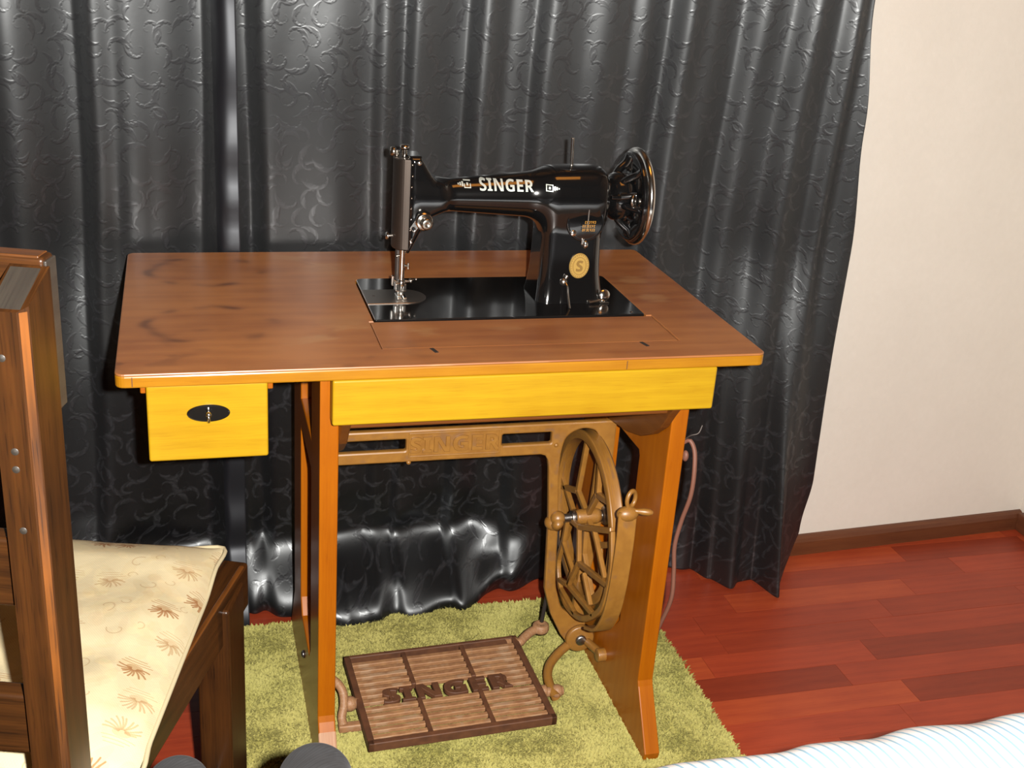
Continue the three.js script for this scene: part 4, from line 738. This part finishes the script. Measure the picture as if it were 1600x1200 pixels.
  const ct = new THREE.CanvasTexture(cw); ct.colorSpace = THREE.SRGBColorSpace; ct.wrapS = ct.wrapT = THREE.MirroredRepeatWrapping; ct.repeat.set(1 / 0.36, 1 / 0.36);
  const mc = phys({ map: ct, roughness: 0.85, side: THREE.DoubleSide, bumpMap: tex(128, 128, (u, v) => 0.5 + 0.25 * sin(u * 200) * sin(v * 200) + 0.3 * fbm(u * 12, v * 12, 2.2), { srgb: false, repeat: [10, 10] }), bumpScale: 0.0004 });
  // corners in (a, b): front right, front left, back left, back right
  const q = [[0.133, 0.0], [-0.245, -0.004], [-0.225, -0.445], [0.160, -0.432]];
  const t = thing('seat_cushion', 'cream cushion with brown sprig print, lying on the wooden chair seat', 'cushion', [cx, 0.4425, cz]); t.rotation.y = -yaw;
  const N = 56, pos = [], uv = [], idx = [];
  const put = (u, v, s) => {
    const a = lerp(lerp(q[1][0], q[0][0], u), lerp(q[2][0], q[3][0], u), v), b = lerp(lerp(q[1][1], q[0][1], u), lerp(q[2][1], q[3][1], u), v);
    const eu = Math.min(u, 1 - u), ev = Math.min(v, 1 - v), e = Math.pow(clamp(eu / 0.16), 0.5) * Math.pow(clamp(ev / 0.16), 0.5);
    const wav = 0.004 * fbm(u * 5, v * 5, 4.4, 3) + 0.0025 * sin(v * 17 + 3 * fbm(u * 3, v * 3, 1.1));
    const corner = 0.010 * Math.pow(u, 6) * Math.pow(1 - v, 6);
    const bow = 0.006 * sin(u * PI) * (v < 0.5 ? 1 : -1) * 0 ;
    const mid = 0.4435 + 0.026 + corner, th = 0.0255 * e;
    pos.push(a - A0, (s > 0 ? mid + th + wav * e + 0.003 * e : mid - th) - 0.4425, -(b - B0) + bow); uv.push(a * 1, b * 1);
  };
  for (const s of [1, -1]) { const o = pos.length / 3; for (let j = 0; j <= N; j++) for (let i = 0; i <= N; i++) put(i / N, j / N, s); for (let j = 0; j < N; j++) for (let i = 0; i < N; i++) { const k = o + j * (N + 1) + i; const f = [k, k + N + 1, k + 1, k + 1, k + N + 1, k + N + 2]; idx.push(...(s > 0 ? f : f.reverse())); } }
  const g = new THREE.BufferGeometry(); g.setAttribute('position', new THREE.Float32BufferAttribute(pos, 3)); g.setAttribute('uv', new THREE.Float32BufferAttribute(uv, 2)); g.setIndex(idx); g.computeVertexNormals();
  const m = shade(new THREE.Mesh(g, mc)); m.name = 'cover'; t.add(m);
  const loop = []; for (let k = 0; k < 4; k++) for (let i = 0; i < 8; i++) { const f = i / 8, A = q[k], B = q[(k + 1) % 4]; loop.push([lerp(A[0], B[0], f) - A0, 0.0272 + ((k === 0 && i < 2) || (k === 3 && i > 6) ? 0.009 * (k === 0 ? 1 - i / 2 : 1) : 0), -(lerp(A[1], B[1], f) - B0)]); }
  const pm = shade(new THREE.Mesh(tube(loop, 0.0028, 160, 8, true), std({ color: lin(0.36, 0.31, 0.19), roughness: 0.9 }))); pm.name = 'piping'; t.add(pm);
}

// ---------------------------------------------------------------- bed in the foreground
{
  const T = thing('bed', 'white bed with a thin blue striped cover, at the lower right corner', 'bed', [0.86, 0, 1.6]);
  const X0 = 0.0, X1 = 1.72, ZB = 2.75, top = 0.5;
  const edge = x => -0.035 - 0.085 * clamp(1.0 - x, 0, 0.5) + interp(x, [0.0, 0.2, 0.532, 0.58, 0.622, 0.68, 0.741, 0.80, 0.87, 0.93, 1.0, 1.2, 1.7], [0.60, 0.588, 0.577, 0.569, 0.567, 0.566, 0.552, 0.552, 0.537, 0.538, 0.527, 0.52, 0.51]);
  const NX = 260, rows = 60, pos = [], uv = [], idx = [];
  for (let j = 0; j <= rows; j++) for (let i = 0; i <= NX; i++) {
    const x = lerp(X0, X1, i / NX), e = edge(x), r = 0.12; let y, z, s;
    const drop = 0.30, arcL = r * PI / 2;
    const k = j / rows;
    if (k < 0.3) { const f = k / 0.3; y = top - r - drop * (1 - f); z = e + 0.010 * sin(x * 42 + 2.2 * sin(x * 7)) * (1 - f) + 0.006 * fbm(x * 8, y * 6, 2.2); s = -drop * (1 - f) - arcL; }
    else if (k < 0.6) { const f = (k - 0.3) / 0.3, a = f * PI / 2; y = top - r + r * sin(a); z = e + r - r * cos(a); s = -arcL * (1 - f); }
    else { const f = (k - 0.6) / 0.4; const ff = f * f; z = lerp(e + r, ZB, ff); y = top; s = z - e - r; }
    y += k >= 0.3 ? 0.005 * fbm(x * 9, z * 9, 7.7, 3) * sstep(0.3, 0.5, k) : 0;
    pos.push(x - T.position.x, y, z - T.position.z); uv.push(x + 0.03 * (z - e) + 0.010 * fbm(x * 4, s * 3, 5.5), s);
  }
  for (let j = 0; j < rows; j++) for (let i = 0; i < NX; i++) { const a = j * (NX + 1) + i; idx.push(a, a + 1, a + NX + 1, a + 1, a + NX + 2, a + NX + 1); }
  const g = new THREE.BufferGeometry(); g.setAttribute('position', new THREE.Float32BufferAttribute(pos, 3)); g.setAttribute('uv', new THREE.Float32BufferAttribute(uv, 2)); g.setIndex(idx); g.computeVertexNormals();
  const stripes = tex(256, 8, (u) => { const p = (u * 4) % 1, w = Math.abs(p - 0.5); return mix3([0.84, 0.85, 0.86], [0.24, 0.48, 0.64], sstep(0.17, 0.09, w) * 0.9); }, { repeat: [1 / 0.052, 1], wrap: THREE.RepeatWrapping });
  const m = shade(new THREE.Mesh(g, std({ map: stripes, roughness: 0.9, side: THREE.DoubleSide }))); m.name = 'bedspread'; T.add(m); m.userData.label = 'white cover with thin blue stripes';
  part(T, T, 'mattress', box(X0 + 0.03, 0.24, 0.66, X1 - 0.03, 0.485, ZB - 0.02, 0.04, 0, [0, 0], 4), std({ color: lin(0.6, 0.58, 0.52), roughness: 0.9 }));
  part(T, T, 'bed_base', box(X0 + 0.04, 0.12, 0.67, X1 - 0.04, 0.245, ZB - 0.03, 0.01), M.brownwood);
  part(T, T, 'folded_blanket', box(X0 - 0.01, 0.497, 0.80, X1 + 0.01, 0.522, ZB, 0.012, 0, [0, 0], 3), std({ color: lin(0.03, 0.032, 0.04), roughness: 0.95 }), 'dark blanket over the rest of the bed');
  for (const x of [X0 + 0.1, X1 - 0.1]) for (const z of [0.74, ZB - 0.1]) part(T, T, 'bed_leg', cyl([x, 0, z], [x, 0.125, z], 0.025, 0.03), M.brownwood);
}

// ---------------------------------------------------------------- the photographer's stretched-out feet
{
  const P = thing('person', 'person stretched out on the bed, only two grey-socked feet in view', 'person', [0.13, 0.5, 0.9]);
  const legF = (tx, ty, tz, kx, r0) => (x, y, z) => {
    let d = sCap(x, y, z, [tx, ty, tz], [tx - 0.004, ty + 0.004, tz + 0.055], r0, r0 + 0.006);
    d = smin(d, sCap(x, y, z, [tx - 0.004, ty + 0.002, tz + 0.055], [tx - 0.006, 0.545, tz + 0.17], r0 + 0.004, 0.034), 0.03);
    d = smin(d, sCap(x, y, z, [tx - 0.006, 0.578, tz + 0.165], [kx, 0.60, tz + 0.34], 0.034, 0.046), 0.04);
    return smax(d, 0.502 - y - 0.02 * sstep(0.62, 0.55, z), 0.01);
  };
  const t = std({ color: lin(0.02, 0.022, 0.03), roughness: 0.9 });
  for (const [tx, ty, tz, kx, r0] of [[0.187, 0.546, 0.585, 0.185, 0.0345], [0.0675, 0.557, 0.585, 0.075, 0.029]]) {
    part(P, P, 'sock', sdfMesh(legF(tx, ty, tz, kx, r0), [tx - 0.075, 0.47, tz - 0.06], [tx + 0.075, 0.68, tz + 0.36], 72, 90000), M.sock);
    part(P, P, 'trouser_leg', lathe([[0, 0], [0.052, 0], [0.056, 0.01], [0.062, 0.18], [0.07, 0.5], [0.06, 0.53], [0, 0.535]], [kx, 0.585, tz + 0.27], [0, 0.08, 1], 28), M.trouser);
  }
}
renderer.render(scene, camera);
